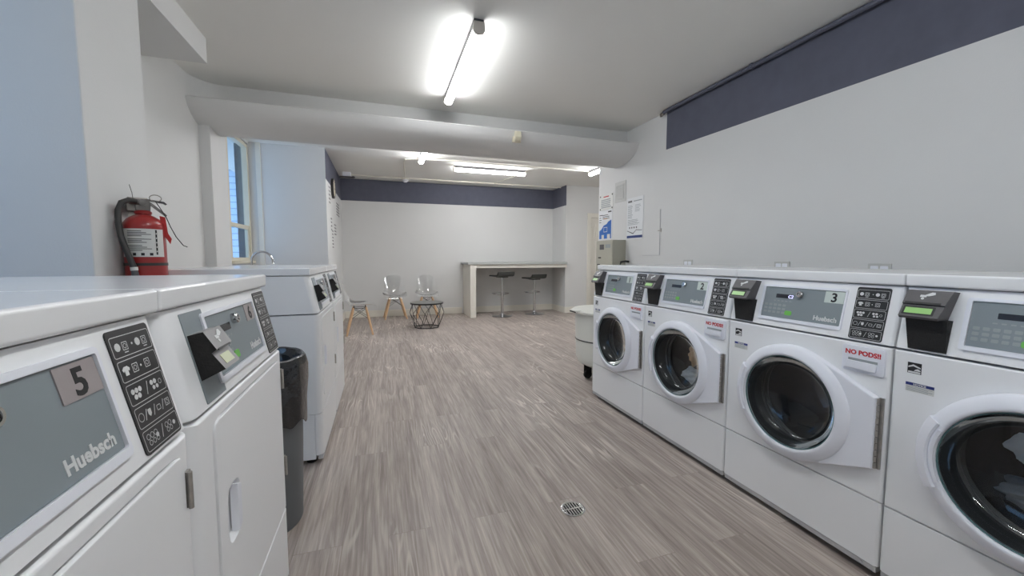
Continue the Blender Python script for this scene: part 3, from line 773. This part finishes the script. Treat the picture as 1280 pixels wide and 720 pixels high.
# white drum on casters beside washer 1
dm = tag(empty('rolling_bin', (2.0, 3.262, 0)), 'white round bin on black casters beside washer 1', 'bin')
part('bin_body', lambda mb: mb.lathe([(0, .16), (.20, .16), (.255, .19), (.278, .24), (.29, .66), (.285, .67), (0, .67)], I4, 56), M['cart'], dm)
part('bin_band', lambda mb: mb.lathe([(.283, .405), (.2875, .407), (.2875, .414), (.283, .416)], I4, 56), M['hose'], dm)
part('bin_lid', lambda mb: (mb.lathe([(.288, .655), (.322, .665), (.325, .68), (.30, .695), (.2, .705), (0, .708)], I4, 56), mb.prism([(-.35, -.06), (-.30, -.07), (-.30, .07), (-.35, .06)], .676, .692)), M['cart'], dm)
part('lid_grip', lambda mb: mb.box(-.353, -.326, -.06, .06, .672, .684, bev=.003), M['hose'], dm)
for a in (45, 135, 225, 315):
    def cs(mb, a=a):
        x, y = .17 * math.cos(R(a)), .17 * math.sin(R(a)); T = Matrix.Translation((x, y, 0))
        mb.lathe([(.0, -.016), (.036, -.014), (.041, -.010), (.041, .010), (.036, .014), (0, .014)], T @ Matrix.Translation((0, 0, .041)) @ Matrix.Rotation(R(90), 4, 'X'), 20)
        mb.box(-.03, .03, -.024, -.019, .04, .14, T=T); mb.box(-.03, .03, .019, .024, .04, .14, T=T); mb.box(-.04, .04, -.03, .03, .135, .162, T=T)
    part('caster', cs, M['foot'], dm)

# ---------------------------------------------------------------- fire extinguisher on the pillar
ex = tag(empty('fire_extinguisher', (-1.04, 2.285, .98), R(24.5)), 'red fire extinguisher hung on the left pillar above the dryers', 'fire extinguisher')
part('cylinder', lambda mb: mb.lathe([(0, .0), (.068, .0), (.075, .008), (.075, .325), (.072, .343), (.060, .362), (.04, .376), (.027, .382), (.025, .402), (0, .402)], I4, 40), M['exred'], ex)
def fn(mb):
    mb.lathe([(.0755, .19), (.0762, .19), (.0762, .316), (.0755, .316)], I4, 30, R(195), R(325))
    mb.mi = 1
    for k in range(13):
        z = .304 - k * .0072
        if k in (4, 8): continue
        for a0, a1 in ((222, 262 + 12 * ((k * 7) % 3)),): mb.lathe([(.0764, z), (.0767, z), (.0767, z + .0028), (.0764, z + .0028)], I4, 10, R(a0), R(a1))
    for a in (236, 258, 280): mb.lathe([(.0764, .196), (.0767, .196), (.0767, .208), (.0764, .208)], I4, 4, R(a), R(a + 9))
    mb.lathe([(.0764, .20), (.0767, .20), (.0767, .312), (.0764, .312)], I4, 4, R(298), R(303))
    mb.mi = 0
    for k in range(5): mb.lathe([(.0768, .212 + k * .02), (.077, .212 + k * .02), (.077, .218 + k * .02), (.0768, .218 + k * .02)], I4, 3, R(299), R(302))
part('label_sheet', fn, [M['label'], M['blk']], ex)
part('strap', lambda mb: mb.lathe([(.0752, .150), (.0768, .150), (.0768, .163), (.0752, .163)], I4, 40), M['hose'], ex)
part('neck_ring', lambda mb: mb.lathe([(.026, .384), (.031, .388), (.031, .397), (.026, .402)], I4, 24), M['exred'], ex)
def fn(mb):
    mb.box(-.026, .026, -.016, .016, .40, .452, bev=.004); mb.tube([(-.01, -.014, .437), (-.045, -.02, .437)], .011, 10); mb.lathe([(0, 0), (.014, 0), (.014, .008), (0, .01)], Matrix.Translation((0, -.016, .437)) @ Matrix.Rotation(R(90), 4, 'X'), 16)
part('valve', fn, M['exmetal'], ex)
def fn(mb):
    mb.prism([(-.03, .452), (.02, .455), (.075, .448), (.085, .438), (.08, .434), (.07, .44), (.02, .448), (-.03, .446)], -.010, .010, Matrix(((1, 0, 0, 0), (0, 0, -1, 0), (0, 1, 0, 0), (0, 0, 0, 1))))
part('lever', fn, M['reader'], ex)
def fn(mb):
    mb.prism([(.01, .446), (.03, .44), (.075, .395), (.083, .385), (.078, .378), (.068, .388), (.03, .424), (.01, .43)], -.010, .010, Matrix(((1, 0, 0, 0), (0, 0, -1, 0), (0, 1, 0, 0), (0, 0, 0, 1))))
part('carry_handle', fn, M['exmetal'], ex)
part('pin_ring', lambda mb: mb.tube([(.045 + .021 * math.cos(6.283 * k / 20), -.022, .460 + .015 * math.sin(6.283 * k / 20)) for k in range(20)], .0022, 6, True), M['steel'], ex)
hp = [(-.02, -.02, .44), (-.045, -.03, .444), (-.068, -.042, .43), (-.08, -.05, .395), (-.083, -.056, .34), (-.077, -.064, .28), (-.063, -.074, .22), (-.048, -.083, .165), (-.042, -.087, .14)]
part('hose', lambda mb: mb.tube(hp, .0115, 12), M['hose'], ex)
def fn(mb):
    mb.tube([(-.042, -.087, .145), (-.041, -.0875, .13)], .0135, 12); mb.mi = 1; mb.tube([(-.041, -.0875, .13), (-.036, -.088, .07)], [.012, .015], 12)
part('nozzle', fn, [M['label'], M['reader']], ex)
part('wall_bracket', lambda mb: (mb.box(-.055, -.015, .03, .088, .40, .45, bev=.006), mb.box(-.06, .02, .078, .09, .30, .47, bev=.003)), M['steel'], ex)
part('inspection_tag', lambda mb: (mb.prism([(.055, .38), (.075, .375), (.082, .30), (.094, .275), (.088, .25), (.075, .275), (.06, .30)], -.03, -.0285, Matrix(((1, 0, 0, 0), (0, 0, 1, 0), (0, 1, 0, 0), (0, 0, 0, 1))))), M['tag'], ex)
part('seal_wire', lambda mb: mb.tube([(.045, -.024, .445), (.062, -.03, .41), (.078, -.034, .375), (.092, -.034, .33), (.11, -.03, .285), (.135, -.024, .245), (.15, -.022, .238)], .002, 6), M['hose'], ex)
part('wire_end', lambda mb: mb.tube([(-.03, -.01, .445), (-.033, -.01, .48), (-.04, -.008, .515)], .0012, 6), M['hose'], ex)

# ---------------------------------------------------------------- utility sink behind the dryers (its tap shows)
sk = tag(empty('utility_sink', (-1.385, 5.55, 0)), 'chrome gooseneck tap on a white utility sink by the window', 'sink')
def fn(mb):
    mb.box(-.23, .23, -.28, -.25, .55, .86, bev=.01); mb.box(-.23, .23, .25, .28, .55, .86, bev=.01); mb.box(-.23, -.20, -.25, .25, .55, .86); mb.box(.20, .23, -.25, .25, .55, .86); mb.box(-.2, .2, -.25, .25, .55, .58)
part('basin', fn, M['plast'], sk)
for x in (-.19, .19):
    for y in (-.23, .23): part('leg', lambda mb: mb.tube([(x, y, 0), (x, y, .56)], .02, 10), M['plast'], sk)
part('tap', lambda mb: mb.tube([(-.115, 0, .85), (-.115, 0, 1.10)] + [(-.115 * math.cos(R(a)), 0, 1.12 + .125 * math.sin(R(a))) for a in range(0, 181, 12)] + [(.118, 0, 1.10)], [.013] * 18 + [.017], 12), M['chrome'], sk)

# ---------------------------------------------------------------- seating corner
def shell(mb):
    P = [(.235, .405, .195, .0), (.225, .432, .205, .008), (.17, .447, .222, .024), (.08, .440, .232, .042), (-.02, .432, .235, .055), (-.11, .434, .23, .064), (-.175, .458, .218, .068), (-.212, .515, .208, .064), (-.232, .59, .202, .055), (-.252, .67, .197, .042), (-.268, .74, .186, .030), (-.279, .79, .164, .020), (-.286, .822, .128, .012), (-.289, .838, .07, .006)]
    nv = 16; G = []
    for i, (y, z, w_, c_) in enumerate(P):
        a = P[max(i - 1, 0)]; b = P[min(i + 1, len(P) - 1)]
        ty, tz = b[0] - a[0], b[1] - a[1]; l = math.hypot(ty, tz); ny, nz = tz / l, -ty / l
        if nz < 0 and abs(ny) < .3: ny, nz = -ny, -nz
        if i > 4 and ny < 0: ny, nz = -ny, -nz
        row = []
        for j in range(nv + 1):
            v = -1 + 2 * j / nv; k = c_ * abs(v) ** 2.4
            row.append(mb.bm.verts.new((w_ * v * (1 - .04 * v * v), y + ny * k, z + nz * k)))
        G.append(row)
    fs = []
    for a, b in zip(G, G[1:]):
        for j in range(nv): fs.append(mb.bm.faces.new((a[j], a[j + 1], b[j + 1], b[j])))
    bmesh.ops.solidify(mb.bm, geom=mb.bm.faces[:], thickness=.005)
    for f in mb.bm.faces: f.smooth = True
def chair(loc, rz, label):
    t = tag(empty('clear_chair', loc, rz), label, 'chair', 'clear shell chairs with wooden legs')
    part('seat_shell', shell, M['acrylic'], t, 'shell', 70)
    feet_ = {}
    for i, (sx, sy) in enumerate(((1, 1), (-1, 1), (1, -1), (-1, -1))):
        a = Vector((sx * .095, sy * .09 - .01, .41)); b = Vector((sx * .205, sy * .185 - .02, 0))
        def lg(mb): mb.tube([a, a.lerp(b, .4), b], [.015, .0195, .013], 12)
        part('leg', lg, M['wood'], t, 'cleg%d' % i)
    def fr(mb):
        q = lambda sx, sy, k: (sx * (.095 + .11 * k), sy * (.09 + .095 * k) - .01 - .01 * k, .41 * (1 - k))
        for a, b in (((1, 1), (-1, 1)), ((1, -1), (-1, -1)), ((1, 1), (1, -1)), ((-1, 1), (-1, -1))):
            mb.tube([q(*a, .02), q(*b, .42)], .0038, 6); mb.tube([q(*b, .02), q(*a, .42)], .0038, 6)
            mb.tube([q(*a, .02), q(*b, .02)], .005, 6)
        for s in ((1, 1), (-1, 1), (1, -1), (-1, -1)):
            x, y, z = q(*s, .0); mb.tube([(x, y, z - .02), (x * .9, y * .9, z + .022)], .008, 8)
    part('wire_brace', fr, M['wire'], t, 'cbrace')
chair((-.335, 6.56, 0), R(-86), 'clear plastic chair with wooden legs side-on beside the left dryers')
chair((.225, 8.0, 0), R(183), 'clear plastic chair against the back wall, left of the wire table')
chair((.835, 8.0, 0), R(178), 'clear plastic chair against the back wall, behind the wire table')

tb = tag(empty('wire_table', (.705, 6.80, 0), R(10)), 'low round side table with black wire cage base', 'side table')
part('tabletop', lambda mb: mb.lathe([(0, .408), (.262, .408), (.268, .414), (.268, .424), (.262, .428), (0, .428)], I4, 48), M['ttop'], tb)
part('tabletop_edge', lambda mb: mb.lathe([(.266, .402), (.274, .402), (.274, .424), (.266, .424)], I4, 48, close=True), M['wire'], tb)
def fn(mb):
    n = 8; p = lambda r, z, k: (r * math.cos(2 * math.pi * k / n), r * math.sin(2 * math.pi * k / n), z)
    for k in range(n):
        m_ = p(.285, .255, k + .5)
        for q in (p(.25, .405, k), p(.25, .405, k + 1), p(.205, .010, k), p(.205, .010, k + 1)): mb.tube([q, m_], .0042, 6)
        mb.tube([p(.205, .008, k), p(.205, .008, k + 1)], .0075, 8)
        mb.tube([p(.25, .404, k), p(.25, .404, k + 1)], .0042, 6)
part('wire_cage', fn, M['wire'], tb)

# bar counter along the back wall
br = tag(empty('bar_counter', (1.6, 7.55, 0)), 'white bar counter with grey top against the back wall', 'counter')
part('worktop', lambda mb: mb.box(-.03, 2.086, 0, .774, 1.045, 1.09, bev=.004), M['quartz'], br)
part('apron', lambda mb: mb.box(.022, 2.086, .03, .07, .975, 1.045, bev=.003), M['trim'], br)
part('end_panel', lambda mb: mb.box(.02, .135, .02, .76, 0, 1.045, bev=.004), M['trim'], br)
for i, (x, y, rz, zz, lab) in enumerate(((2.28, 7.62, 14, .805, 'black bar stool under the counter, nearer its white end panel'), (3.02, 7.74, 17, .745, 'black bar stool under the counter, nearer the right wall'))):
    t = tag(empty('bar_stool', (x, y, 0), R(rz)), lab, 'bar stool', 'stools at the bar counter')
    part('stool_base', lambda mb: mb.lathe([(0, 0), (.205, 0), (.207, .006), (.195, .012), (.08, .026), (.04, .045), (.034, .075), (0, .075)], I4, 48), M['chrome'], t, 'sbase')
    part('column', lambda mb: (mb.tube([(0, 0, .06), (0, 0, .42)], .029, 20), mb.tube([(0, 0, .41), (0, 0, .43)], .033, 20)), M['chrome'], t, 'scol')
    part('piston', lambda mb: mb.tube([(0, 0, .42), (0, 0, zz - .02)], .019, 16), M['chrome'], t)
    def fr(mb):
        mb.tube([(-.02, 0, .445), (-.15, .0, .455), (-.185, .06, .46), (-.15, .15, .462), (0, .19, .462), (.15, .15, .462), (.185, .06, .46), (.15, 0, .455), (.02, 0, .445)], .009, 8)
        mb.tube([(0, 0, .43), (0, 0, .46)], .032, 16)
    part('footrest', fr, M['chrome'], t, 'sfoot')
    def st(mb):
        pr = [(.19, 0), (.20, .012), (.19, .026), (.10, .03), (.0, .026), (-.09, .026), (-.125, .04), (-.15, .086), (-.165, .097), (-.182, .088), (-.172, .045), (-.15, .012), (-.10, -.002), (0, -.004), (.1, 0)]
        mb.prism(pr, -.19, .19, Matrix(((0, 0, 1, 0), (1, 0, 0, 0), (0, 1, 0, zz), (0, 0, 0, 1))), bev=.004)
    part('seat', st, M['seat'], t)
    part('seat_plate', lambda mb: mb.box(-.09, .09, -.09, .09, zz - .022, zz - .004, bev=.004), M['wire'], t)

# ---------------------------------------------------------------- ceiling lights and services
def fixture(loc, rz, L, label, lm='lampw'):
    t = tag(empty('ceiling_light', loc, rz), label, 'ceiling light', 'fluorescent strip lights')
    part('housing', lambda mb: mb.prism([(-.032, 0), (.032, 0), (.032, -.045), (-.032, -.045)], -L / 2, L / 2, Matrix(((1, 0, 0, 0), (0, 0, 1, 0), (0, 1, 0, 0), (0, 0, 0, 1)))), M['reader'], t)  # dark grey puts the housing's shadow side into its colour
    def lens(mb):
        k = [(-.03, -.046)] + [(.0345 * math.cos(R(a)), -.067 + .026 * math.sin(R(a))) for a in range(150, 391, 15)] + [(.03, -.046)]
        mb.prism(k, -L / 2 + .012, L / 2 - .012, Matrix(((1, 0, 0, 0), (0, 0, 1, 0), (0, 1, 0, 0), (0, 0, 0, 1))))
    part('lens', lens, M[lm], t, None, 40)
    for s in (-1, 1):
        def cp(mb):
            k = [(.040 * math.cos(R(a)), -.064 + .031 * math.sin(R(a))) for a in range(160, 381, 20)] + [(.034, -.02), (-.034, -.02)]
            mb.prism(k, s * L / 2 - .012, s * L / 2 + .012, Matrix(((1, 0, 0, 0), (0, 0, 1, 0), (0, 1, 0, 0), (0, 0, 0, 1))))
        part('end_cap', cp, M['lcap'], t)
    return t
fixture((.625, 3.22, ZC), 0, 1.25, 'lit strip light nearest, on the ceiling in front of the beam')
fixture((.60, 5.68, ZC), 0, 1.25, 'lit strip light behind the beam, left of the crosswise one', 'lampb')
fixture((1.785, 6.64, ZC), R(90), 1.25, 'lit strip light running crosswise, facing the camera behind the beam', 'lampb')
fixture((3.50, 5.68, ZC), 0, 1.25, 'lit strip light at far right, mostly hidden by the notice wall', 'lampb')
fixture((.625, .76, ZC), 0, 1.25, 'unseen strip light added just above the camera to brighten the foreground', 'lampc')  # this and the next are fill lamps added out of view
fixture((.625, -1.70, ZC), 0, 1.25, 'unseen strip light added behind the camera to brighten the room', 'lampc')
def pipe(name, pts, r, m, label, cat='conduit', clips=()):
    mb = MB(); mb.tube(pts, r, 8)
    for (x, y, z) in clips: mb.box(x - .018, x + .018, y - .012, y + .012, z - .012, ZC, bev=.003)
    return tag(obj(name, mb.mesh(name, m, 40)), label, cat)
pipe('ceiling_conduit', [(-.6, 7.9, ZC - .014), (2.2, 7.9, ZC - .014), (3.68, 7.9, ZC - .014)], .012, M['trim'], 'white conduit along the ceiling just before the back wall', clips=[(.3, 7.9, ZC - .014), (1.9, 7.9, ZC - .014), (3.2, 7.9, ZC - .014)])
pipe('ceiling_conduit', [(.66, 6.28, ZC - .014), (3.44, 6.28, ZC - .014)], .011, M['trim'], 'white conduit across the ceiling joining the two lengthwise lights', clips=[(1.2, 6.28, ZC - .014), (2.8, 6.28, ZC - .014)])
pipe('ceiling_conduit', [(.56, 6.33, ZC - .012), (.38, 6.4, ZC - .012), (.36, 6.6, ZC - .012), (.46, 7.96, ZC - .012)], .009, M['trim'], 'thin bent conduit from the left light to the round detector')
pipe('ceiling_conduit', [(2.36, 6.66, ZC - .012), (2.36, 7.2, ZC - .012), (2.2, 7.88, ZC - .012)], .009, M['trim'], 'short conduit from the crosswise light to the back wall')
pipe('wall_conduit', [(2.80, 3.53, ZC - .025), (2.80, 3.3, ZC - .022), (2.80, -2.6, ZC - .022)], .017, M['navy'], 'dark painted pipe along the top of the right wall band', 'pipe', clips=[(2.80, 2.5, ZC - .03), (2.80, 1.2, ZC - .03)])
t = tag(empty('pipe_elbow', (2.815, 3.55, ZC - .05)), 'small steel fitting at the far end of the dark pipe', 'pipe fitting')
part('fitting_body', lambda mb: (mb.tube([(-.01, -.01, .028), (-.01, .03, .022), (0.0, .035, .0)], .014, 10), mb.lathe([(.018, 0), (.018, .014), (0, .014)], Matrix.Translation((-.01, .0, .02)) @ Matrix.Rotation(R(90), 4, 'X'), 12)), M['steel'], t)
# smoke detector
t = tag(empty('smoke_detector', (.46, 8.02, ZC)), 'round white detector on the ceiling before the back wall band', 'smoke detector')
part('detector_base', lambda mb: mb.lathe([(0, 0), (.07, 0), (.07, -.02), (0, -.02)], I4, 24), M['lcap'], t)
part('detector_head', lambda mb: mb.lathe([(.06, -.02), (.062, -.035), (.035, -.065), (0, -.07)], I4, 24), M['plast'], t)
t = tag(empty('junction_box', (-.56, 7.75, ZC)), 'small white junction box in the ceiling corner above the clock', 'junction box')
part('box_body', lambda mb: mb.box(-.07, .07, -.05, .05, -.07, 0, bev=.006), M['plast'], t)
part('box_arm', lambda mb: (mb.box(-.12, .10, -.02, .02, -.10, -.07, bev=.004), mb.ellip((.11, 0, -.08), (.03, .03, .02))), M['reader'], t)
# sensor on the duct
t = tag(empty('motion_sensor', (1.375, 4.052, 2.44)), 'small cream sensor fixed on the front of the white beam', 'sensor')
part('sensor_body', lambda mb: mb.prism([(.0, -.055), (-.035, -.05), (-.062, -.02), (-.055, .04), (.0, .052)], -.032, .032, Matrix(((0, 0, 1, 0), (1, 0, 0, 0), (0, 1, 0, 0), (0, 0, 0, 1))), bev=.008), M['cream'], t)
part('sensor_plate', lambda mb: mb.box(-.045, .045, -.004, .024, -.06, .06, bev=.004), M['sash'], t)

# ---------------------------------------------------------------- things on the walls
# right notice wall: u runs towards the camera, v up, w out to the room
def onwall(x, y, z): return Matrix(((0, 0, -1, x), (-1, 0, 0, y), (0, 1, 0, z), (0, 0, 0, 1)))
def paper(name, x, y0, z0, w_, h_, lab, cat, paint, mats, d_=.004):
    t = tag(empty(name, (x, y0, z0)), lab, cat); T = Matrix(((0, 0, -1, 0), (-1, 0, 0, 0), (0, 1, 0, 0), (0, 0, 0, 1)))
    part('sign_sheet', lambda mb: mb.plate(T, 0, w_, 0, h_, 0, d_), mats[0], t)
    part('print', lambda mb: paint(mb, T), mats[1:], t); return t
rl = random.Random(3)
def lines(mb, T, u0, u1, v1, n, pitch, h, w=.0042, jit=.3):
    for k in range(n): mb.plate(T, u0, u1 - (u1 - u0) * jit * rl.random(), v1 - k * pitch - h, v1 - k * pitch, w, w + .0006)
def p1(mb, T):
    lines(mb, T, .09, .22, .185, 1, .02, .014, jit=.0); mb.mi = 1
    lines(mb, T, .03, .28, .145, 5, .024, .015, jit=.15)
    mb.mi = 2
    for u in (.015, .305):
        for v in (.02, .19): mb.disc(T, u, v, .010, .004, .008, 10)
paper('notice_sign', 2.86, 4.865, 1.805, .325, .21, 'small framed notice with corner screws above the blue poster', 'sign', p1, [M['label'], M['tag'], M['inkg'], M['blk']])
def p2(mb, T):
    mb.prism([(.02, 0.012), (.315, .012), (.315, .255), (.24, .235), (.20, .205), (.13, .19), (.07, .14), (.02, .12)], .004, .0046, T); mb.mi = 1
    mb.plate(T, .235, .315, .355, .372, .0042, .0048); lines(mb, T, .02, .10, .335, 1, .02, .01); lines(mb, T, .10, .28, .33, 3, .022, .008); lines(mb, T, .02, .08, .30, 3, .03, .008)
    mb.mi = 2; mb.plate(T, .12, .22, .272, .284, .0042, .0048); mb.mi = 3
    mb.plate(T, .13, .22, .10, .165, .0048, .0052); mb.plate(T, .08, .14, .012, .065, .0048, .0052); mb.plate(T, .22, .29, .012, .07, .0048, .0052)
    mb.mi = 0; mb.plate(T, .137, .213, .107, .158, .0054, .0056)
paper('blue_poster', 2.86, 4.89, 1.415, .335, .395, 'white and blue poster above the grey card kiosk', 'poster', p2, [M['poster'], M['pblue'], M['blk'], M['tan'], M['label']])
def p3(mb, T):
    mb.mi = 1; mb.plate(T, .02, .10, .435, .458, .0042, .0048); mb.mi = 0
    lines(mb, T, .13, .29, .452, 1, .02, .012, jit=0); lines(mb, T, .02, .12, .40, 10, .016, .006); lines(mb, T, .16, .27, .40, 5, .018, .006); lines(mb, T, .02, .28, .23, 5, .014, .005)
    mb.mi = 1
    for k in range(4): mb.disc(T, .06 + k * .045, .135, .011, .0042, .0048, 10)
    mb.prism([(.01, .105), (.13, .07), (.19, .11), (.30, .10), (.30, .094), (.19, .102), (.13, .058), (.01, .098)], .0042, .0048, T)
    mb.mi = 2; mb.plate(T, .006, .31, .012, .042, .0042, .0048)
paper('price_poster', 2.86, 4.225, 1.395, .318, .49, 'white instruction poster with blue foot bar on the notice wall', 'poster', p3, [M['poster'], M['inkg'], M['reader'], M['dblue']])
t = tag(empty('wall_vent', (2.86, 4.47, 1.90)), 'white louvred vent cover above the posters', 'vent'); T = Matrix(((0, 0, -1, 0), (-1, 0, 0, 0), (0, 1, 0, 0), (0, 0, 0, 1)))
part('vent_frame', lambda mb: mb.plate(T, -.03, .21, -.03, .22, 0, .006, .004, 2, bev=.002), M['vent'], t)
part('vent_grille', lambda mb: [mb.plate(T, 0, .175, .004 + k * .0185, .016 + k * .0185, .006, .012) for k in range(10)], M['vent'], t)
# access panel
t = tag(empty('access_panel', (2.86, 3.90, 1.20)), 'flush white access panel with a small latch beside the poster', 'panel')
part('panel_door', lambda mb: mb.plate(T, .0, .286, .0, .49, -.002, .004, .002, 2), M['wall'], t)
part('panel_edge', lambda mb: (mb.plate(T, .286, .291, .0, .49, .0, .006), mb.plate(T, .0, .286, -.004, .0, .0, .005)), M['seam'], t)
part('latch', lambda mb: (mb.plate(T, .262, .315, .258, .268, .004, .012, .002, 2), mb.plate(T, .305, .317, .25, .285, .004, .010)), M['hinge'], t)
# kiosk
t = tag(empty('card_kiosk', (2.86, 4.645, .74)), 'grey wall-mounted card kiosk behind washer 1', 'kiosk')
part('mount_plate', lambda mb: mb.plate(T, .05, .35, .08, .57, -.004, .0), M['seam'], t)
part('kiosk_case', lambda mb: mb.plate(T, 0, .40, 0, .65, 0, .18, .004, 2, bev=.003), M['kiosk'], t)
part('kiosk_door', lambda mb: mb.plate(T, .012, .388, .012, .622, .18, .184, .004, 2), M['kiosk'], t)
part('kiosk_screen', lambda mb: mb.plate(T, .10, .20, .535, .60, .184, .187, .004, 2), M['reader'], t)
part('kiosk_sticker', lambda mb: mb.plate(T, .235, .35, .555, .60, .184, .1855), M['inkg'], t)
part('card_slot', lambda mb: mb.plate(T, .07, .13, .425, .440, .184, .19, .002, 2), M['blk'], t)
part('receipt_slot', lambda mb: mb.plate(T, .05, .11, .335, .352, .184, .19, .002, 2), M['blk'], t)
pipe('power_cord', [(2.846, 4.16, 1.125), (2.80, 4.15, 1.13), (2.72, 4.13, 1.12), (2.70, 4.12, 1.08), (2.78, 4.12, 1.0), (2.845, 4.12, .8)], .012, M['blk'], 'black power cord on the wall beside the card kiosk', 'cord')
# outlets low on the right wall
for i, (y, z, lab) in enumerate(((2.20, 1.106, 'white outlet box on the right wall above washer 2 and 3'), (1.585, 1.098, 'white outlet box on the right wall above washer 3'), (3.16, 1.115, 'white outlet box on the right wall above washer 1 and 2'))):
    t = tag(empty('wall_outlet', (2.84, y, z)), lab, 'outlet', 'outlets behind the washers')
    part('outlet_plate', lambda mb: mb.plate(T, -.06, .06, -.035, .035, 0, .006, .004, 2, bev=.002), M['vent'], t, 'outp')
    part('outlet_face', lambda mb: (mb.plate(T, -.045, -.005, -.02, .02, .006, .008, .006, 3), mb.plate(T, .005, .045, -.02, .02, .006, .008, .006, 3)), M['plast'], t, 'outf')
# clock and lettering on the short left wall
t = tag(empty('wall_clock', (-.72, 6.88, 2.255)), 'round wall clock with dark rim on the dark band at left', 'clock')
TL = Matrix(((0, 0, 1, 0), (1, 0, 0, 0), (0, 1, 0, 0), (0, 0, 0, 1)))
part('clock_case', lambda mb: mb.lathe([(0, 0), (.15, 0), (.155, .01), (.155, .032), (.145, .04), (.135, .034), (0, .034)], TL, 40), M['hose'], t)
part('clock_face', lambda mb: mb.lathe([(0, .0355), (.136, .0355), (.136, .034)], TL, 40), M['cream'], t)
part('clock_hands', lambda mb: (mb.plate(TL, -.004, .004, -.02, .10, .037, .039), mb.plate(TL, -.02, .07, -.004, .004, .037, .039)), M['blk'], t)
part('clock_marks', lambda mb: [mb.plate(TL @ Matrix.Rotation(R(a), 4, 'Z'), .115, .130, -.003, .003, .0356, .037) for a in range(0, 360, 30)], M['blk'], t)
rl = random.Random(11)
for (y, z, w_, h_, n, lab) in ((6.47, 1.95, .16, .28, 5, 'small dark lettering on the left wall near its front corner'), (7.45, 1.88, .46, .24, 5, 'dark lettering on the left wall below the clock, toward the back'),
                               (6.62, 1.56, .12, .22, 4, 'dark lettering on the left wall, middle rows'), (7.05, 1.52, .26, .20, 4, 'dark lettering on the left wall, middle rows toward the back'), (6.72, 1.30, .16, .30, 6, 'lowest dark lettering on the left wall')):
    t = tag(empty('wall_lettering', (-.72, y, z)), lab, 'wall lettering', 'lettering on the left wall')
    def fn(mb):
        for k in range(n):
            v = h_ - k * h_ / n; u = 0
            while u < w_:
                l = rl.uniform(.015, .05); mb.plate(TL, u, min(w_, u + l), v - .022, v, .0, .0015); u += l + rl.uniform(.012, .03)
    part('letters', fn, M['reader'], t)

# floor drain
t = tag(empty('floor_drain', (.818, 1.592, 0)), 'round chrome floor drain set in the plank floor', 'drain')
part('drain_ring', lambda mb: mb.lathe([(.054, .0), (.056, .003), (.050, .0045), (.046, .003)], I4, 36), M['chrome'], t)
part('drain_well', lambda mb: mb.lathe([(0, .0006), (.047, .0006)], I4, 36), M['blk'], t)
def fn(mb):
    for k in range(7):
        x = -.039 + k * .013; h = math.sqrt(max(0, .047 ** 2 - x * x))
        mb.box(x - .0028, x + .0028, -h, h, .001, .0035)
    mb.box(-.047, .047, -.004, .004, .001, .0038)
part('drain_grate', fn, M['chrome'], t)

# ---------------------------------------------------------------- camera, sky, output
cam = bpy.data.cameras.new('camera'); co = bpy.data.objects.new('camera', cam); C.objects.link(co)
co.location = (0, 0, 1.163); co.rotation_euler = (math.pi / 2 - .0742, 0, -.3155)
cam.sensor_width = 36; cam.lens = 36 * 496.71 / 1280; cam.clip_start = .02; cam.clip_end = 200
SC.camera = co
wd = bpy.data.worlds.new('sky'); SC.world = wd; wd.use_nodes = True
nt = wd.node_tree; bg = nt.nodes['Background']
tcw = nt.nodes.new('ShaderNodeTexCoord'); sp = nt.nodes.new('ShaderNodeSeparateXYZ'); rp = nt.nodes.new('ShaderNodeValToRGB')
nt.links.new(tcw.outputs['Generated'], sp.inputs[0]); nt.links.new(sp.outputs['Z'], rp.inputs['Fac']); nt.links.new(rp.outputs['Color'], bg.inputs['Color'])
e = rp.color_ramp.elements; e[0].position = .0; e[0].color = (.45, .68, 1, 1); e[1].position = .6; e[1].color = (.34, .58, 1, 1)
bg.inputs['Strength'].default_value = 1.15
vs = SC.view_settings; SC.display_settings.display_device = 'sRGB'
vs.view_transform = 'Standard'; vs.look = 'None'; vs.gamma = 1; vs.exposure = .85; vs.use_curve_mapping = False
cy = SC.cycles
cy.use_denoising = True
try: cy.denoiser = 'OPENIMAGEDENOISE'
except Exception: pass
cy.max_bounces = 10; cy.diffuse_bounces = 6; cy.glossy_bounces = 4; cy.transparent_max_bounces = 12
cy.caustics_reflective = False; cy.caustics_refractive = False; cy.sample_clamp_indirect = 6
